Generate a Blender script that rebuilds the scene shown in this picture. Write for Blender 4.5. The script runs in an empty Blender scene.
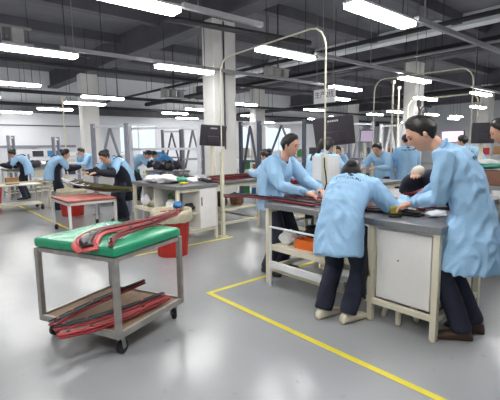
import bpy, bmesh, math, random
from mathutils import Vector, Matrix, noise
random.seed(7)
C = bpy.context.scene.collection
scene = bpy.context.scene
PI = math.pi

# ------------------------------------------------------------------ camera
FOCAL = 405.0
CAM_H = 1.45
ax_a = Vector((-352, 50, -FOCAL)).normalized()      # the hall's long axis (Y) seen from the camera
ax_b = Vector((475, 60, -FOCAL)).normalized()       # the hall's cross axis (X) seen from the camera
ax_z = ax_b.cross(ax_a).normalized()
ax_x = ax_a.cross(ax_z).normalized()
ROT = Matrix((ax_x, ax_a, ax_z))                    # camera space -> world
cam_data = bpy.data.cameras.new('camera')
cam = bpy.data.objects.new('camera', cam_data)
C.objects.link(cam)
cam_data.sensor_width = 36
cam_data.lens = FOCAL / 500 * 36
cam_data.clip_start = 0.05
cam.matrix_world = Matrix.Translation((0, 0, CAM_H)) @ ROT.to_4x4()
scene.camera = cam

def ray(px, py):
    return ROT @ Vector((px - 250, 200 - py, -FOCAL))
def spot(px, py, z):                                # survey point of the photo at a known height
    d = ray(px, py)
    return Vector((0, 0, CAM_H)) + d * ((z - CAM_H) / d.z)
def away(px, py, dist):                             # survey point at a known ground distance
    d = ray(px, py)
    return Vector((0, 0, CAM_H)) + d * (dist / math.hypot(d.x, d.y))

# ------------------------------------------------------------------ world and exposure
w = bpy.data.worlds.new('world')
scene.world = w
w.use_nodes = True
bg = w.node_tree.nodes['Background']
bg.inputs[0].default_value = (0.74, 0.89, 1.0, 1)
bg.inputs[1].default_value = 0.75
LAMP = 26.0
scene.view_settings.view_transform = 'Standard'
scene.view_settings.look = 'None'
scene.view_settings.gamma = 1
scene.view_settings.exposure = 0.88

# ------------------------------------------------------------------ materials
def srgb(r, g, b):
    f = lambda v: (v / 255 / 12.92) if v / 255 <= 0.04045 else ((v / 255 + 0.055) / 1.055) ** 2.4
    return (f(r), f(g), f(b), 1)
MATS = {}
def mat(name, rgb, rough=0.6, metal=0.0, var=0.08, scale=8.0, bump=0.0, bscale=40.0, spec=0.5, stretch=(1, 1, 1)):
    if name in MATS: return MATS[name]
    m = bpy.data.materials.new(name); m.use_nodes = True
    nt = m.node_tree; b = nt.nodes['Principled BSDF']
    b.inputs['Roughness'].default_value = rough
    b.inputs['Metallic'].default_value = metal
    b.inputs['Specular IOR Level'].default_value = spec
    c = srgb(*rgb)
    tc = nt.nodes.new('ShaderNodeTexCoord'); mp = nt.nodes.new('ShaderNodeMapping')
    mp.inputs['Scale'].default_value = stretch
    nt.links.new(tc.outputs['Object'], mp.inputs[0])
    nz = nt.nodes.new('ShaderNodeTexNoise'); nz.inputs['Scale'].default_value = scale; nz.inputs['Detail'].default_value = 4
    nt.links.new(mp.outputs[0], nz.inputs['Vector'])
    rp = nt.nodes.new('ShaderNodeValToRGB')
    rp.color_ramp.elements[0].position = 0.3; rp.color_ramp.elements[1].position = 0.7
    rp.color_ramp.elements[0].color = tuple(v * (1 - var) for v in c[:3]) + (1,)
    rp.color_ramp.elements[1].color = tuple(min(1, v * (1 + var)) for v in c[:3]) + (1,)
    nt.links.new(nz.outputs['Fac'], rp.inputs[0]); nt.links.new(rp.outputs[0], b.inputs['Base Color'])
    if bump:
        n2 = nt.nodes.new('ShaderNodeTexNoise'); n2.inputs['Scale'].default_value = bscale; n2.inputs['Detail'].default_value = 3
        nt.links.new(mp.outputs[0], n2.inputs['Vector'])
        bp = nt.nodes.new('ShaderNodeBump'); bp.inputs['Strength'].default_value = bump; bp.inputs['Distance'].default_value = 0.02
        nt.links.new(n2.outputs['Fac'], bp.inputs['Height']); nt.links.new(bp.outputs[0], b.inputs['Normal'])
    MATS[name] = m
    return m
def emit(name, rgb, strength):
    if name in MATS: return MATS[name]
    m = bpy.data.materials.new(name); m.use_nodes = True
    nt = m.node_tree; b = nt.nodes['Principled BSDF']
    b.inputs['Base Color'].default_value = srgb(*rgb)
    b.inputs['Emission Color'].default_value = srgb(*rgb)
    b.inputs['Emission Strength'].default_value = strength
    MATS[name] = m
    return m
def floor_mat():
    m = bpy.data.materials.new('epoxy_floor'); m.use_nodes = True
    nt = m.node_tree; b = nt.nodes['Principled BSDF']
    tc = nt.nodes.new('ShaderNodeTexCoord')
    n1 = nt.nodes.new('ShaderNodeTexNoise'); n1.inputs['Scale'].default_value = 0.8; n1.inputs['Detail'].default_value = 6
    nt.links.new(tc.outputs['Object'], n1.inputs['Vector'])
    r1 = nt.nodes.new('ShaderNodeValToRGB')
    r1.color_ramp.elements[0].position = 0.3; r1.color_ramp.elements[1].position = 0.72
    r1.color_ramp.elements[0].color = srgb(153, 155, 158); r1.color_ramp.elements[1].color = srgb(162, 164, 167)
    nt.links.new(n1.outputs['Fac'], r1.inputs[0])
    n2 = nt.nodes.new('ShaderNodeTexNoise'); n2.inputs['Scale'].default_value = 9; n2.inputs['Detail'].default_value = 8
    nt.links.new(tc.outputs['Object'], n2.inputs['Vector'])
    r2 = nt.nodes.new('ShaderNodeValToRGB')           # scattered dark scuffs
    r2.color_ramp.elements[0].position = 0.24; r2.color_ramp.elements[1].position = 0.34
    r2.color_ramp.elements[0].color = (0.72, 0.71, 0.69, 1); r2.color_ramp.elements[1].color = (1, 1, 1, 1)
    nt.links.new(n2.outputs['Fac'], r2.inputs[0])
    mx = nt.nodes.new('ShaderNodeMix'); mx.data_type = 'RGBA'; mx.blend_type = 'MULTIPLY'; mx.inputs[0].default_value = 0.7
    nt.links.new(r1.outputs[0], mx.inputs[6]); nt.links.new(r2.outputs[0], mx.inputs[7])
    nt.links.new(mx.outputs[2], b.inputs['Base Color'])
    r3 = nt.nodes.new('ShaderNodeMapRange'); r3.inputs[3].default_value = 0.2; r3.inputs[4].default_value = 0.28
    nt.links.new(n1.outputs['Fac'], r3.inputs[0]); nt.links.new(r3.outputs[0], b.inputs['Roughness'])
    n4 = nt.nodes.new('ShaderNodeTexNoise'); n4.inputs['Scale'].default_value = 2.2
    nt.links.new(tc.outputs['Object'], n4.inputs['Vector'])
    bp = nt.nodes.new('ShaderNodeBump'); bp.inputs['Strength'].default_value = 0.12; bp.inputs['Distance'].default_value = 0.05
    nt.links.new(n4.outputs['Fac'], bp.inputs['Height']); nt.links.new(bp.outputs[0], b.inputs['Normal'])
    return m
def glass_mat():
    m = bpy.data.materials.new('window_glass'); m.use_nodes = True
    nt = m.node_tree; nt.nodes.clear()
    o = nt.nodes.new('ShaderNodeOutputMaterial'); mix = nt.nodes.new('ShaderNodeMixShader')
    t = nt.nodes.new('ShaderNodeBsdfTransparent'); g = nt.nodes.new('ShaderNodeBsdfGlossy'); g.inputs['Roughness'].default_value = 0.05
    mix.inputs[0].default_value = 0.06
    nt.links.new(t.outputs[0], mix.inputs[1]); nt.links.new(g.outputs[0], mix.inputs[2])
    nt.links.new(mix.outputs[0], o.inputs[0])
    return m
M_FLOOR = floor_mat()
M_GLASS = glass_mat()
M_CEIL = mat('dark_ceiling_paint', (116, 116, 122), 0.9, var=0.1, scale=1.5)
M_BEAM = mat('dark_beam_paint', (98, 98, 105), 0.8, var=0.1, scale=2)
M_PALEBEAM = mat('pale_beam_paint', (232, 235, 238), 0.8, var=0.05, scale=2)
M_WALL = mat('wall_paint', (226, 229, 233), 0.85, var=0.03, scale=1.2)
M_COL = mat('column_paint', (214, 213, 210), 0.75, var=0.04, scale=2.5, bump=0.05, bscale=12)
M_CREAM = mat('cream_powder_coat', (222, 216, 194), 0.45, var=0.05, scale=6)
M_WHITE = mat('white_laminate', (232, 231, 228), 0.4, var=0.03, scale=5)
M_WHITEM = mat('white_metal', (232, 233, 235), 0.4, var=0.03)
M_STEEL = mat('brushed_steel', (150, 152, 152), 0.42, 0.75, var=0.1, scale=9, stretch=(1, 12, 1))
M_LEG = mat('bare_steel_tube', (168, 165, 160), 0.45, 0.55, var=0.15, scale=14)
M_TOP = mat('grey_work_surface', (140, 143, 148), 0.35, 0.35, var=0.15, scale=7)
M_RACK = mat('lavender_rack_paint', (138, 141, 154), 0.5, var=0.08)
M_RACKP = mat('pale_rack_paint', (198, 200, 208), 0.5, var=0.06)
M_RACKD = mat('blue_rack_paint', (80, 85, 102), 0.5, var=0.1)
M_BLACK = mat('black_plastic', (26, 26, 30), 0.4, var=0.2)
M_DGREY = mat('dark_grey_plastic', (62, 58, 66), 0.5, var=0.08)
M_RUB = mat('black_rubber', (34, 33, 34), 0.7, var=0.2)
M_RED = mat('red_part_paint', (158, 44, 52), 0.35, var=0.18, scale=14)
M_PINK = mat('pale_red_primer', (206, 92, 92), 0.5, var=0.15, scale=16)
M_DRED = mat('dark_red_part', (112, 26, 34), 0.35, var=0.25, scale=10)
M_REDTOP = mat('red_board', (176, 98, 88), 0.55, var=0.14, scale=7)
M_BINRED = mat('red_bin_plastic', (186, 42, 34), 0.45, var=0.08)
M_BAG = mat('clear_bin_bag', (196, 190, 165), 0.35, var=0.15, scale=12, bump=0.5)
M_GREEN = mat('green_plastic_wrap', (34, 150, 110), 0.26, var=0.10, scale=5, bump=0.35, bscale=16)
M_WOOD = mat('worn_plywood', (139, 112, 90), 0.7, var=0.25, scale=9, stretch=(1, 6, 1))
M_CARD = mat('brown_cardboard', (158, 120, 84), 0.8, var=0.1)
M_CRATE = mat('brown_crate', (120, 84, 66), 0.7, var=0.15)
M_SKIN = mat('skin', (214, 164, 138), 0.55, var=0.05, scale=14)
M_HAIR = mat('black_hair', (24, 21, 22), 0.5, var=0.3, scale=30)
M_LIP = mat('lips', (176, 104, 96), 0.5)
M_EYE = mat('dark_eye', (22, 16, 14), 0.2)
M_BLUE = mat('pale_blue_workwear', (154, 194, 228), 0.8, var=0.05, scale=5, bump=0.9, bscale=7)
M_NAVY = mat('navy_trousers', (38, 42, 60), 0.85, var=0.15, scale=6, bump=0.5, bscale=12)
M_APRON = mat('navy_apron', (26, 30, 46), 0.75, var=0.15)
M_SHIRT = mat('dark_undershirt', (36, 38, 50), 0.8)
M_SHOEW = mat('cream_shoe', (220, 212, 190), 0.6, var=0.06)
M_SHOEB = mat('brown_shoe', (74, 52, 40), 0.55, var=0.15)
M_SHOEK = mat('black_shoe', (30, 28, 30), 0.5, var=0.15)
M_GLOVE = mat('white_cotton_glove', (232, 222, 204), 0.9, bump=0.4)
M_YELLOW = mat('yellow_floor_tape', (228, 212, 62), 0.5, var=0.07, scale=4)
M_ORANGE = mat('orange_plastic', (232, 112, 34), 0.45)
M_PAPER = mat('white_paper', (238, 238, 240), 0.8, var=0.02)
M_BLUECLOTH = mat('blue_rag', (70, 140, 200), 0.8, var=0.1)
M_TEAL = mat('teal_cloth', (92, 176, 150), 0.8, var=0.1)
M_OLIVE = mat('olive_sponge', (138, 128, 46), 0.8, var=0.2, bump=0.4)
M_SHELL = mat('dark_olive_shell', (78, 76, 42), 0.35, var=0.35, scale=4)
M_PIPE = mat('black_pipe', (38, 38, 42), 0.6)
M_RAIL = mat('grey_lighting_rail', (150, 150, 154), 0.45, 0.3)
M_VENT = mat('pale_grey_housing', (176, 176, 172), 0.6)
M_LEDF = mat('lamp_frame', (196, 198, 200), 0.5)
M_LED = emit('lit_lamp_diffuser', (255, 253, 250), LAMP)
M_SCREEN = emit('lit_pink_screen', (214, 178, 214), 0.9)
M_SCREENG = emit('lit_mauve_screen', (146, 134, 152), 0.55)
M_INK = mat('navy_print', (34, 42, 74), 0.7)
M_SIGNINK = mat('black_print', (30, 30, 34), 0.7)
M_LOGO = mat('pale_grey_print', (208, 206, 210), 0.6)
M_YELLOWF = mat('yellow_foam', (236, 216, 90), 0.8)
M_GREENP = mat('green_plastic', (60, 142, 78), 0.45)
M_STOOL = mat('grey_green_plastic', (128, 140, 126), 0.5)

# ------------------------------------------------------------------ mesh helpers
class MB:
    def __init__(self): self.bm = bmesh.new()
    def box(self, c, s, rot=None, bevel=0.0):
        r = bmesh.ops.create_cube(self.bm, size=1)
        vs = r['verts']
        mx = Matrix.Translation(Vector(c)) @ (rot.to_4x4() if rot else Matrix.Identity(4)) @ Matrix.Diagonal((s[0], s[1], s[2], 1))
        bmesh.ops.transform(self.bm, matrix=mx, verts=vs)
        if bevel:
            es = list({e for v in vs for e in v.link_edges})
            bmesh.ops.bevel(self.bm, geom=es, offset=bevel, segments=2, affect='EDGES', profile=0.5)
        return self
    def b2(self, lo, hi, bevel=0.0):
        lo = Vector(lo); hi = Vector(hi)
        return self.box((lo + hi) / 2, hi - lo, bevel=bevel)
    def bar(self, p, q, w, h=None, bevel=0.0):
        p = Vector(p); q = Vector(q); d = q - p
        z = d.normalized(); up = Vector((0, 0, 1)) if abs(z.z) < 0.95 else Vector((0, 1, 0))
        x = up.cross(z).normalized(); y = z.cross(x)
        return self.box((p + q) / 2, (w, h or w, d.length), Matrix((x, y, z)).transposed(), bevel)
    def loft(self, secs, n=20):
        # secs: (center, u axis, v axis, ru, rv, power)
        rings = []
        for (c, u, v, ru, rv, pw) in secs:
            ring = []
            for k in range(n):
                a = 2 * PI * k / n
                ca, sa = math.cos(a), math.sin(a)
                e = 2.0 / pw
                x = math.copysign(abs(ca) ** e, ca) * ru; y = math.copysign(abs(sa) ** e, sa) * rv
                ring.append(self.bm.verts.new(c + u * x + v * y))
            rings.append(ring)
        for a, b in zip(rings, rings[1:]):
            for k in range(n):
                self.bm.faces.new((a[k], a[(k + 1) % n], b[(k + 1) % n], b[k]))
        self.bm.faces.new(list(reversed(rings[0]))); self.bm.faces.new(rings[-1])
        return self
    def tube(self, pts, rad, n=10, flat=1.0, cap=True):
        pts = [Vector(p) for p in pts]
        if not isinstance(rad, (list, tuple)): rad = [rad] * len(pts)
        secs = []
        t0 = (pts[1] - pts[0]).normalized()
        up = Vector((0, 0, 1)) if abs(t0.z) < 0.9 else Vector((1, 0, 0))
        u = up.cross(t0).normalized()
        for i, p in enumerate(pts):
            if i == 0: t = t0
            elif i == len(pts) - 1: t = (pts[i] - pts[i - 1]).normalized()
            else: t = ((pts[i] - pts[i - 1]).normalized() + (pts[i + 1] - pts[i]).normalized()).normalized()
            u = (u - t * u.dot(t)).normalized(); v = t.cross(u)
            if i == 0 and cap:
                for k, s in ((0.85, 0.5), (0.5, 0.86)):
                    secs.append((p - t * rad[0] * k, u, v, rad[0] * s, rad[0] * s * flat, 2))
            secs.append((p, u, v, rad[i], rad[i] * flat, 2))
            if i == len(pts) - 1 and cap:
                for k, s in ((0.5, 0.86), (0.85, 0.5)):
                    secs.append((p + t * rad[i] * k, u, v, rad[i] * s, rad[i] * s * flat, 2))
        return self.loft(secs, n)
    def ball(self, c, r, rot=None, seg=20):
        if not isinstance(r, (list, tuple)): r = (r, r, r)
        o = bmesh.ops.create_uvsphere(self.bm, u_segments=seg, v_segments=max(6, seg // 2), radius=1)
        mx = Matrix.Translation(Vector(c)) @ (rot.to_4x4() if rot else Matrix.Identity(4)) @ Matrix.Diagonal((*r, 1))
        bmesh.ops.transform(self.bm, matrix=mx, verts=o['verts'])
        return self
    def cyl(self, p, q, r1, r2=None, n=20):
        p = Vector(p); q = Vector(q); t = (q - p).normalized()
        up = Vector((0, 0, 1)) if abs(t.z) < 0.9 else Vector((1, 0, 0))
        u = up.cross(t).normalized(); v = t.cross(u)
        return self.loft([(p, u, v, r1, r1, 2), (q, u, v, r2 if r2 is not None else r1, r2 if r2 is not None else r1, 2)], n)
    def lathe(self, prof, c=(0, 0, 0), n=24, closed=False):
        c = Vector(c); rings = []
        for r, z in prof:
            rings.append([self.bm.verts.new(c + Vector((r * math.cos(2 * PI * k / n), r * math.sin(2 * PI * k / n), z))) for k in range(n)])
        for a, b in zip(rings, rings[1:]):
            for k in range(n): self.bm.faces.new((a[k], a[(k + 1) % n], b[(k + 1) % n], b[k]))
        if closed:
            self.bm.faces.new(list(reversed(rings[0]))); self.bm.faces.new(rings[-1])
        return self
    def grid(self, rows, thick=0.0):
        vs = [[self.bm.verts.new(Vector(p)) for p in r] for r in rows]
        fs = []
        for a, b in zip(vs, vs[1:]):
            for k in range(len(a) - 1): fs.append(self.bm.faces.new((a[k], a[k + 1], b[k + 1], b[k])))
        if thick:
            bmesh.ops.recalc_face_normals(self.bm, faces=fs)
            bmesh.ops.solidify(self.bm, geom=fs, thickness=thick)
        return self
    def prism(self, poly, z0, z1):
        a = [self.bm.verts.new((p[0], p[1], z0)) for p in poly]; b = [self.bm.verts.new((p[0], p[1], z1)) for p in poly]
        n = len(poly)
        self.bm.faces.new(list(reversed(a))); self.bm.faces.new(b)
        for k in range(n): self.bm.faces.new((a[k], a[(k + 1) % n], b[(k + 1) % n], b[k]))
        return self
    def build(self, name, m, parent=None, smooth=False):
        bmesh.ops.recalc_face_normals(self.bm, faces=self.bm.faces[:])
        me = bpy.data.meshes.new(name); self.bm.to_mesh(me); self.bm.free()
        return link(name, me, m, parent, smooth)
    def skin(self, name, m, voxel, parent=None, wrinkle=0.0, wscale=9.0, smooth_it=4, seed=0.0):
        # join overlapping lofts into one continuous surface
        me = bpy.data.meshes.new('raw'); bmesh.ops.recalc_face_normals(self.bm, faces=self.bm.faces[:])
        self.bm.to_mesh(me); self.bm.free()
        o = bpy.data.objects.new('raw', me); C.objects.link(o)
        r = o.modifiers.new('r', 'REMESH'); r.mode = 'VOXEL'; r.voxel_size = voxel
        s = o.modifiers.new('s', 'SMOOTH'); s.factor = 0.5; s.iterations = smooth_it
        dg = bpy.context.evaluated_depsgraph_get(); dg.update()
        out = bpy.data.meshes.new_from_object(o.evaluated_get(dg), depsgraph=dg)
        bpy.data.objects.remove(o); bpy.data.meshes.remove(me)
        if wrinkle:
            out.update()
            nr = [v.normal.copy() for v in out.vertices]
            for v, n_ in zip(out.vertices, nr):
                p = Vector((v.co.x * wscale + v.co.z * 2.5, v.co.y * wscale - v.co.z * 1.5, v.co.z * wscale * 0.32 + seed))
                wv = noise.noise_vector(p * 0.7) * 0.5
                k = noise.noise(p) * 0.45 + (0.3 - abs(noise.noise(p * 1.6 + wv + Vector((3, 1, 7))))) * 0.9
                v.co += n_ * (k * wrinkle)
        return link(name, out, m, parent, True)
def link(name, me, m, parent=None, smooth=False):
    me.materials.clear(); me.materials.append(m)
    if smooth:
        for p in me.polygons: p.use_smooth = True
    o = bpy.data.objects.new(name, me); C.objects.link(o)
    if parent: o.parent = parent
    return o
def tag(o, label, cat, group=None, kind=None):
    if label: o['label'] = label
    if cat: o['category'] = cat
    if group: o['group'] = group
    if kind: o['kind'] = kind
    return o
def thing(name, label, cat, loc=(0, 0, 0), rz=0.0, group=None):
    o = bpy.data.objects.new(name, None); C.objects.link(o)
    o.empty_display_size = 0.1
    o.location = loc; o.rotation_euler = (0, 0, rz)
    return tag(o, label, cat, group)
def struct(name, mb, m):
    o = mb.build(name, m); o['kind'] = 'structure'; return o
def dup(root, loc, rz=0.0, label=None, group=None):
    r = root.copy(); C.objects.link(r); r.location = loc; r.rotation_euler = (0, 0, rz)
    if label: r['label'] = label
    if group: r['group'] = group
    for ch in list(root.children):
        c = ch.copy(); C.objects.link(c); c.parent = r
        for g in ch.children:
            d = g.copy(); C.objects.link(d); d.parent = c
    return r
def text_mesh(s, size, depth=0.0):
    cu = bpy.data.curves.new('t', 'FONT'); cu.body = s; cu.size = size; cu.align_x = 'CENTER'; cu.align_y = 'CENTER'; cu.extrude = depth
    o = bpy.data.objects.new('t', cu); C.objects.link(o)
    dg = bpy.context.evaluated_depsgraph_get(); dg.update()
    me = bpy.data.meshes.new_from_object(o.evaluated_get(dg), depsgraph=dg)
    bpy.data.objects.remove(o)
    return me

# ------------------------------------------------------------------ the setting
YB, XR, XL, YF = 19.5, 31.0, -6.0, -6.0
struct('floor', MB().b2((XL, YF, -0.1), (XR, YB, 0)), M_FLOOR)
struct('ceiling', MB().b2((XL, YF, 4.75), (XR, YB, 4.9)), M_CEIL)
WINS = [(8.35, 10.35, 1.2, 2.55), (15.9, 17.4, 1.1, 2.6), (18.2, 20.6, 1.1, 2.6), (23.2, 25.2, 1.1, 2.5)]
wb = MB()
wb.b2((XL, YB, 0), (XR, YB + 0.2, 1.1)); wb.b2((XL, YB, 2.6), (XR, YB + 0.2, 4.75))
xs = [XL] + [v for q in WINS for v in q[:2]] + [XR]
for a, b in zip(xs[0::2], xs[1::2]): wb.b2((a, YB, 1.1), (b, YB + 0.2, 2.6))
struct('wall_back', wb, M_WALL)
for i, (x0, x1, z0, z1) in enumerate(WINS):
    fr = MB()
    for a, b in (((x0, z0), (x1, z0)), ((x0, z1), (x1, z1)), ((x0, z0), (x0, z1)), ((x1, z0), (x1, z1)), (((x0 + x1) / 2, z0), ((x0 + x1) / 2, z1))):
        fr.bar((a[0], YB + 0.05, a[1]), (b[0], YB + 0.05, b[1]), 0.06)
    f = struct('window_%d' % (i + 1), fr, M_WHITEM)
    g = MB().b2((x0, YB + 0.09, z0), (x1, YB + 0.1, z1)).build('window_pane', M_GLASS, f)
struct('wall_right', MB().b2((XR, YF, 0), (XR + 0.2, YB, 4.75)), M_WALL)
struct('wall_left', MB().b2((XL - 0.2, YF, 0), (XL, YB, 4.75)), M_WALL)
struct('wall_front', MB().b2((XL, YF - 0.2, 0), (XR, YF, 4.75)), M_WALL)
n = 0
def trim(mb, m):
    global n
    n += 1
    return struct('trim_%d' % n, mb, m)
for x in (-2.2, 5.4, 13.0, 20.6, 28.2):                # main beams along the column lines, flanged
    b = MB()
    b.b2((x - 0.09, YF, 4.12), (x + 0.09, YB, 4.75)); b.b2((x - 0.2, YF, 4.05), (x + 0.2, YB, 4.13))
    trim(b, M_BEAM)
for y in (0.0, 2.4, 4.8, 7.25, 9.7, 12.1, 14.5, 17.0):  # cross beams
    b = MB(); b.b2((XL, y - 0.12, 4.5), (XR, y + 0.12, 4.75)); trim(b, M_BEAM)
trim(MB().b2((11.3, YF, 4.44), (11.7, YB, 4.74)), M_PALEBEAM)
trim(MB().b2((XL, YB - 0.35, 2.95), (XR, YB - 0.01, 3.3)), M_BEAM)
trim(MB().b2((XL, YB - 0.05, 2.40), (7.5, YB - 0.01, 2.45)), M_RACKD)
trim(MB().b2((XL, YB - 0.06, 1.48), (6.2, YB - 0.01, 1.58)), M_RACK)   # rail along the pale end wall
COLS = [(5.4, 7.25), (5.4, 15.2), (13, 6.8), (13, 14.5), (20.6, 7.25), (20.6, 14.5), (5.4, 0.0), (13, 0.0), (20.6, 0.0)]
for (x, y) in COLS[:6]:
    b = MB().b2((x - 0.3, y - 0.2, 0), (x + 0.3, y + 0.2, 4.06), bevel=0.02)
    o = struct('column', b, M_COL)
b = MB().tube([(5.36, 7.02, 1.4), (5.36, 7.02, 4.0)], 0.018, 8); tag(b.build('wall_conduit', M_DGREY), 'thin dark conduit running up the nearest square column', 'conduit')

# yellow floor lines
TAPE = 'yellow floor marking lines'
def tape(p, q, wd, label):
    p = Vector(p); q = Vector(q); d = (q - p).normalized(); s = Vector((-d.y, d.x, 0)) * wd / 2
    b = MB().prism([(p - s)[:2], (q - s)[:2], (q + s)[:2], (p + s)[:2]], 0.0005, 0.002)
    tag(b.build('floor_line', M_YELLOW), label, 'floor line', TAPE)
tape((2.21, -2, 0), (2.21, 3.24, 0), 0.05, 'yellow line on the floor running from the front edge past the bending woman')
tape((2.235, 3.215, 0), (4.1, 3.215, 0), 0.05, 'short yellow floor line leading under the standing man at the front bench')
tape((2.2, 5.06, 0), (2.2, 11.6, 0), 0.05, 'yellow floor line leading back from the green trolley past the red-topped table')
tape((2.225, 5.035, 0), (3.95, 5.035, 0), 0.05, 'yellow floor line crossing behind the green trolley in front of the red bin')

# ------------------------------------------------------------------ ceiling lights and services
def led(cx, cy, z, label, size=(1.2, 0.2), group='long ceiling lights'):
    t = thing('ceiling_light', label, 'ceiling light', (cx, cy, z), 0, group)
    L, W = size
    h = MB(); h.b2((-L / 2, -W / 2, 0.028), (L / 2, W / 2, 0.055), bevel=0.008)
    h.build('housing', M_LEDF, t)
    MB().b2((-L / 2 + 0.015, -W / 2 + 0.012, -0.02), (L / 2 - 0.015, W / 2 - 0.012, 0.0278), bevel=0.01).build('diffuser', M_LED, t)
    for s in (-1, 1):
        MB().tube([(s * L * 0.36, 0, 0.0552), (s * L * 0.36, 0, 4.7 - z)], 0.006, 6, cap=False).build('suspension_rod', M_PIPE, t)
    return t
LZ = 2.85
LIGHTS = [
 (1.78, 3.9, 'wide lit ceiling light cut off by the top edge, upper left'),
 (1.66, 6.72, 'lit ceiling light cut off by the left edge of the photo, below the grey boxes'),
 (4.16, 6.62, 'lit ceiling light just left of the nearest square column'),
 (4.72, 4.57, 'lit ceiling light just right of the nearest column, above the standing man'),
 (4.2, 2.6, 'largest lit ceiling light, at the top right of the photo'),
 (2.0, 10.3, 'thin lit ceiling light at the left edge, second one up'),
 (1.7, 13.3, 'small lit ceiling light end at the left edge, lowest there'),
 (4.58, 11.7, 'lit ceiling light crossing the top of the far left column'),
 (4.45, 12.8, 'lit ceiling light just below the one at the far left column'),
 (4.5, 16.1, 'small lit ceiling light over the pale end wall, left of the far column'),
 (9.1, 15.4, 'small lit ceiling light over the rack between the two left columns, upper one'),
 (11.2, 17.8, 'small lit ceiling light over the rack between the two left columns, lower one'),
 (9.0, 13.4, 'small lit ceiling light touching the left side of the nearest column'),
 (8.75, 6.4, 'lit ceiling light just right of the hanging white sign, upper one'),
 (10.4, 7.95, 'lit ceiling light just right of the hanging white sign, lower one'),
 (8.85, 4.62, 'bright ceiling light above the head of the right-hand worker'),
 (12.1, 5.95, 'ceiling light just beside the column with the wall fan'),
 (13.0, 4.75, 'bright ceiling light near the right edge, above the dark hanging monitor'),
 (17.6, 6.5, 'small ceiling light near the right edge just under the brighter one'),
 (13.0, 11.0, 'small ceiling light left of the hanging white sign'),
 (17.6, 14.8, 'small ceiling light behind the tall thin pole, below the sign'),
 (17.3, 13.1, 'small ceiling light directly above the big tilted monitor'),
 (17.4, 11.0, 'small ceiling light above the mauve-screened monitor'),
 (16.8, 9.6, 'small ceiling light between the mauve monitor and the fan column'),
 (9.1, 10.9, 'small ceiling light just right of the nearest column, upper one'),
 (12.9, 14.8, 'small ceiling light just right of the nearest column, middle one'),
 (17.5, 20.0 - 1.4, 'tiny ceiling light just right of the nearest column, lowest one'),
 (20.0, 9.5, 'small ceiling light right of the fan column, above the right-hand worker'),
 (24.6, 10.4, 'tiny far ceiling light left of the lit pink screen'),
 (22.6, 9.4, 'small far ceiling light above the lit pink screen'),
 (3.6, 18.2, 'faint lit ceiling light close to the pale end wall at the far left'),
 (26.6, 9.4, 'tiny far ceiling light just above the dark right-hand monitor'),
]
for (x, y, lb) in LIGHTS: led(x, y, LZ - (0.08 if x in (12.1, 4.45) else 0), lb)
for (x, y) in ((-0.4, 2.6), (-0.4, 0.2), (4.2, 0.3), (8.8, 2.4), (8.8, 0.2), (-2.8, 4.5), (-2.6, 7.5), (13.2, 2.3), (1.8, 1.2), (17.6, 2.5), (22, 5), (26, 6), (22, 1.5), (-3, 11), (13.2, 17.5), (22, 17.0), (26, 14)) :
    led(x, y, LZ, 'lit ceiling light of the same hall, hung out of sight beyond the frame', group='ceiling lights beyond the frame')
# lighting rails the lamps hang under
for (y, x0, x1, lb) in ((2.57, 4.9, 14, 'grey lighting rail running right from the largest ceiling light'),
                        (4.57, 5.4, 14, 'grey lighting rail running right behind the white sign'),
                        (6.68, 2.0, 8.2, 'grey lighting rail crossing in front of the nearest column'),
                        (3.92, 2.45, 3.6, 'short grey lighting rail right of the upper left light')):
    b = MB().b2((x0, y - 0.03, 2.92), (x1, y + 0.03, 2.975))
    for k in range(int((x1 - x0) / 3.2) + 1):
        b.bar((x0 + 0.2 + 3.2 * k, y, 2.97), (x0 + 0.2 + 3.2 * k, y, 4.72), 0.01)
    tag(b.build('lighting_rail', M_RAIL), lb, 'rail', 'lighting rails')
PIPES = [((0, 8.6, 3.05), (18, 8.6, 3.05), 0.035, 'black pipe crossing the hall behind the nearest column'),
         ((-1, 12.6, 3.0), (24, 12.6, 3.0), 0.05, 'black pipe crossing the hall just before the far left column'),
         ((0, 16, 2.98), (28, 16, 2.98), 0.06, 'long black pipe low over the far end of the hall'),
         ((7.0, -2, 3.4), (7.0, 19, 3.4), 0.04, 'dark pipe running lengthways right of the nearest column'),
         ((9.6, -2, 3.55), (9.6, 19, 3.55), 0.10, 'thick dark duct running lengthways over the right side'),
         ((15.5, -2, 3.3), (15.5, 19, 3.3), 0.09, 'far dark duct running lengthways over the right side'),
         ((8.3, -1, 3.25), (8.3, 10, 3.25), 0.025, 'pale thin conduit running lengthways over the right side'),
         ((3.3, 5.75, 3.4), (6.2, 5.4, 3.4), 0.05, 'dark bracket bar crossing the nearest column near its top')]
for i, (a, b_, r, lb) in enumerate(PIPES):
    b = MB().tube([a, b_], r, 10)
    d = Vector(b_) - Vector(a); L = d.length; d.normalize()
    for k in range(int(L / 3) + 1):
        p = Vector(a) + d * min(0.4 + 3 * k, L - 0.1)
        b.bar(p, (p.x, p.y, 4.74), 0.012)
    tag(b.build('ceiling_pipe' if r < 0.08 else 'ceiling_duct', M_RAIL if 'pale' in lb else M_PIPE), lb, 'pipe', 'pipes under the ceiling')
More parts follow.
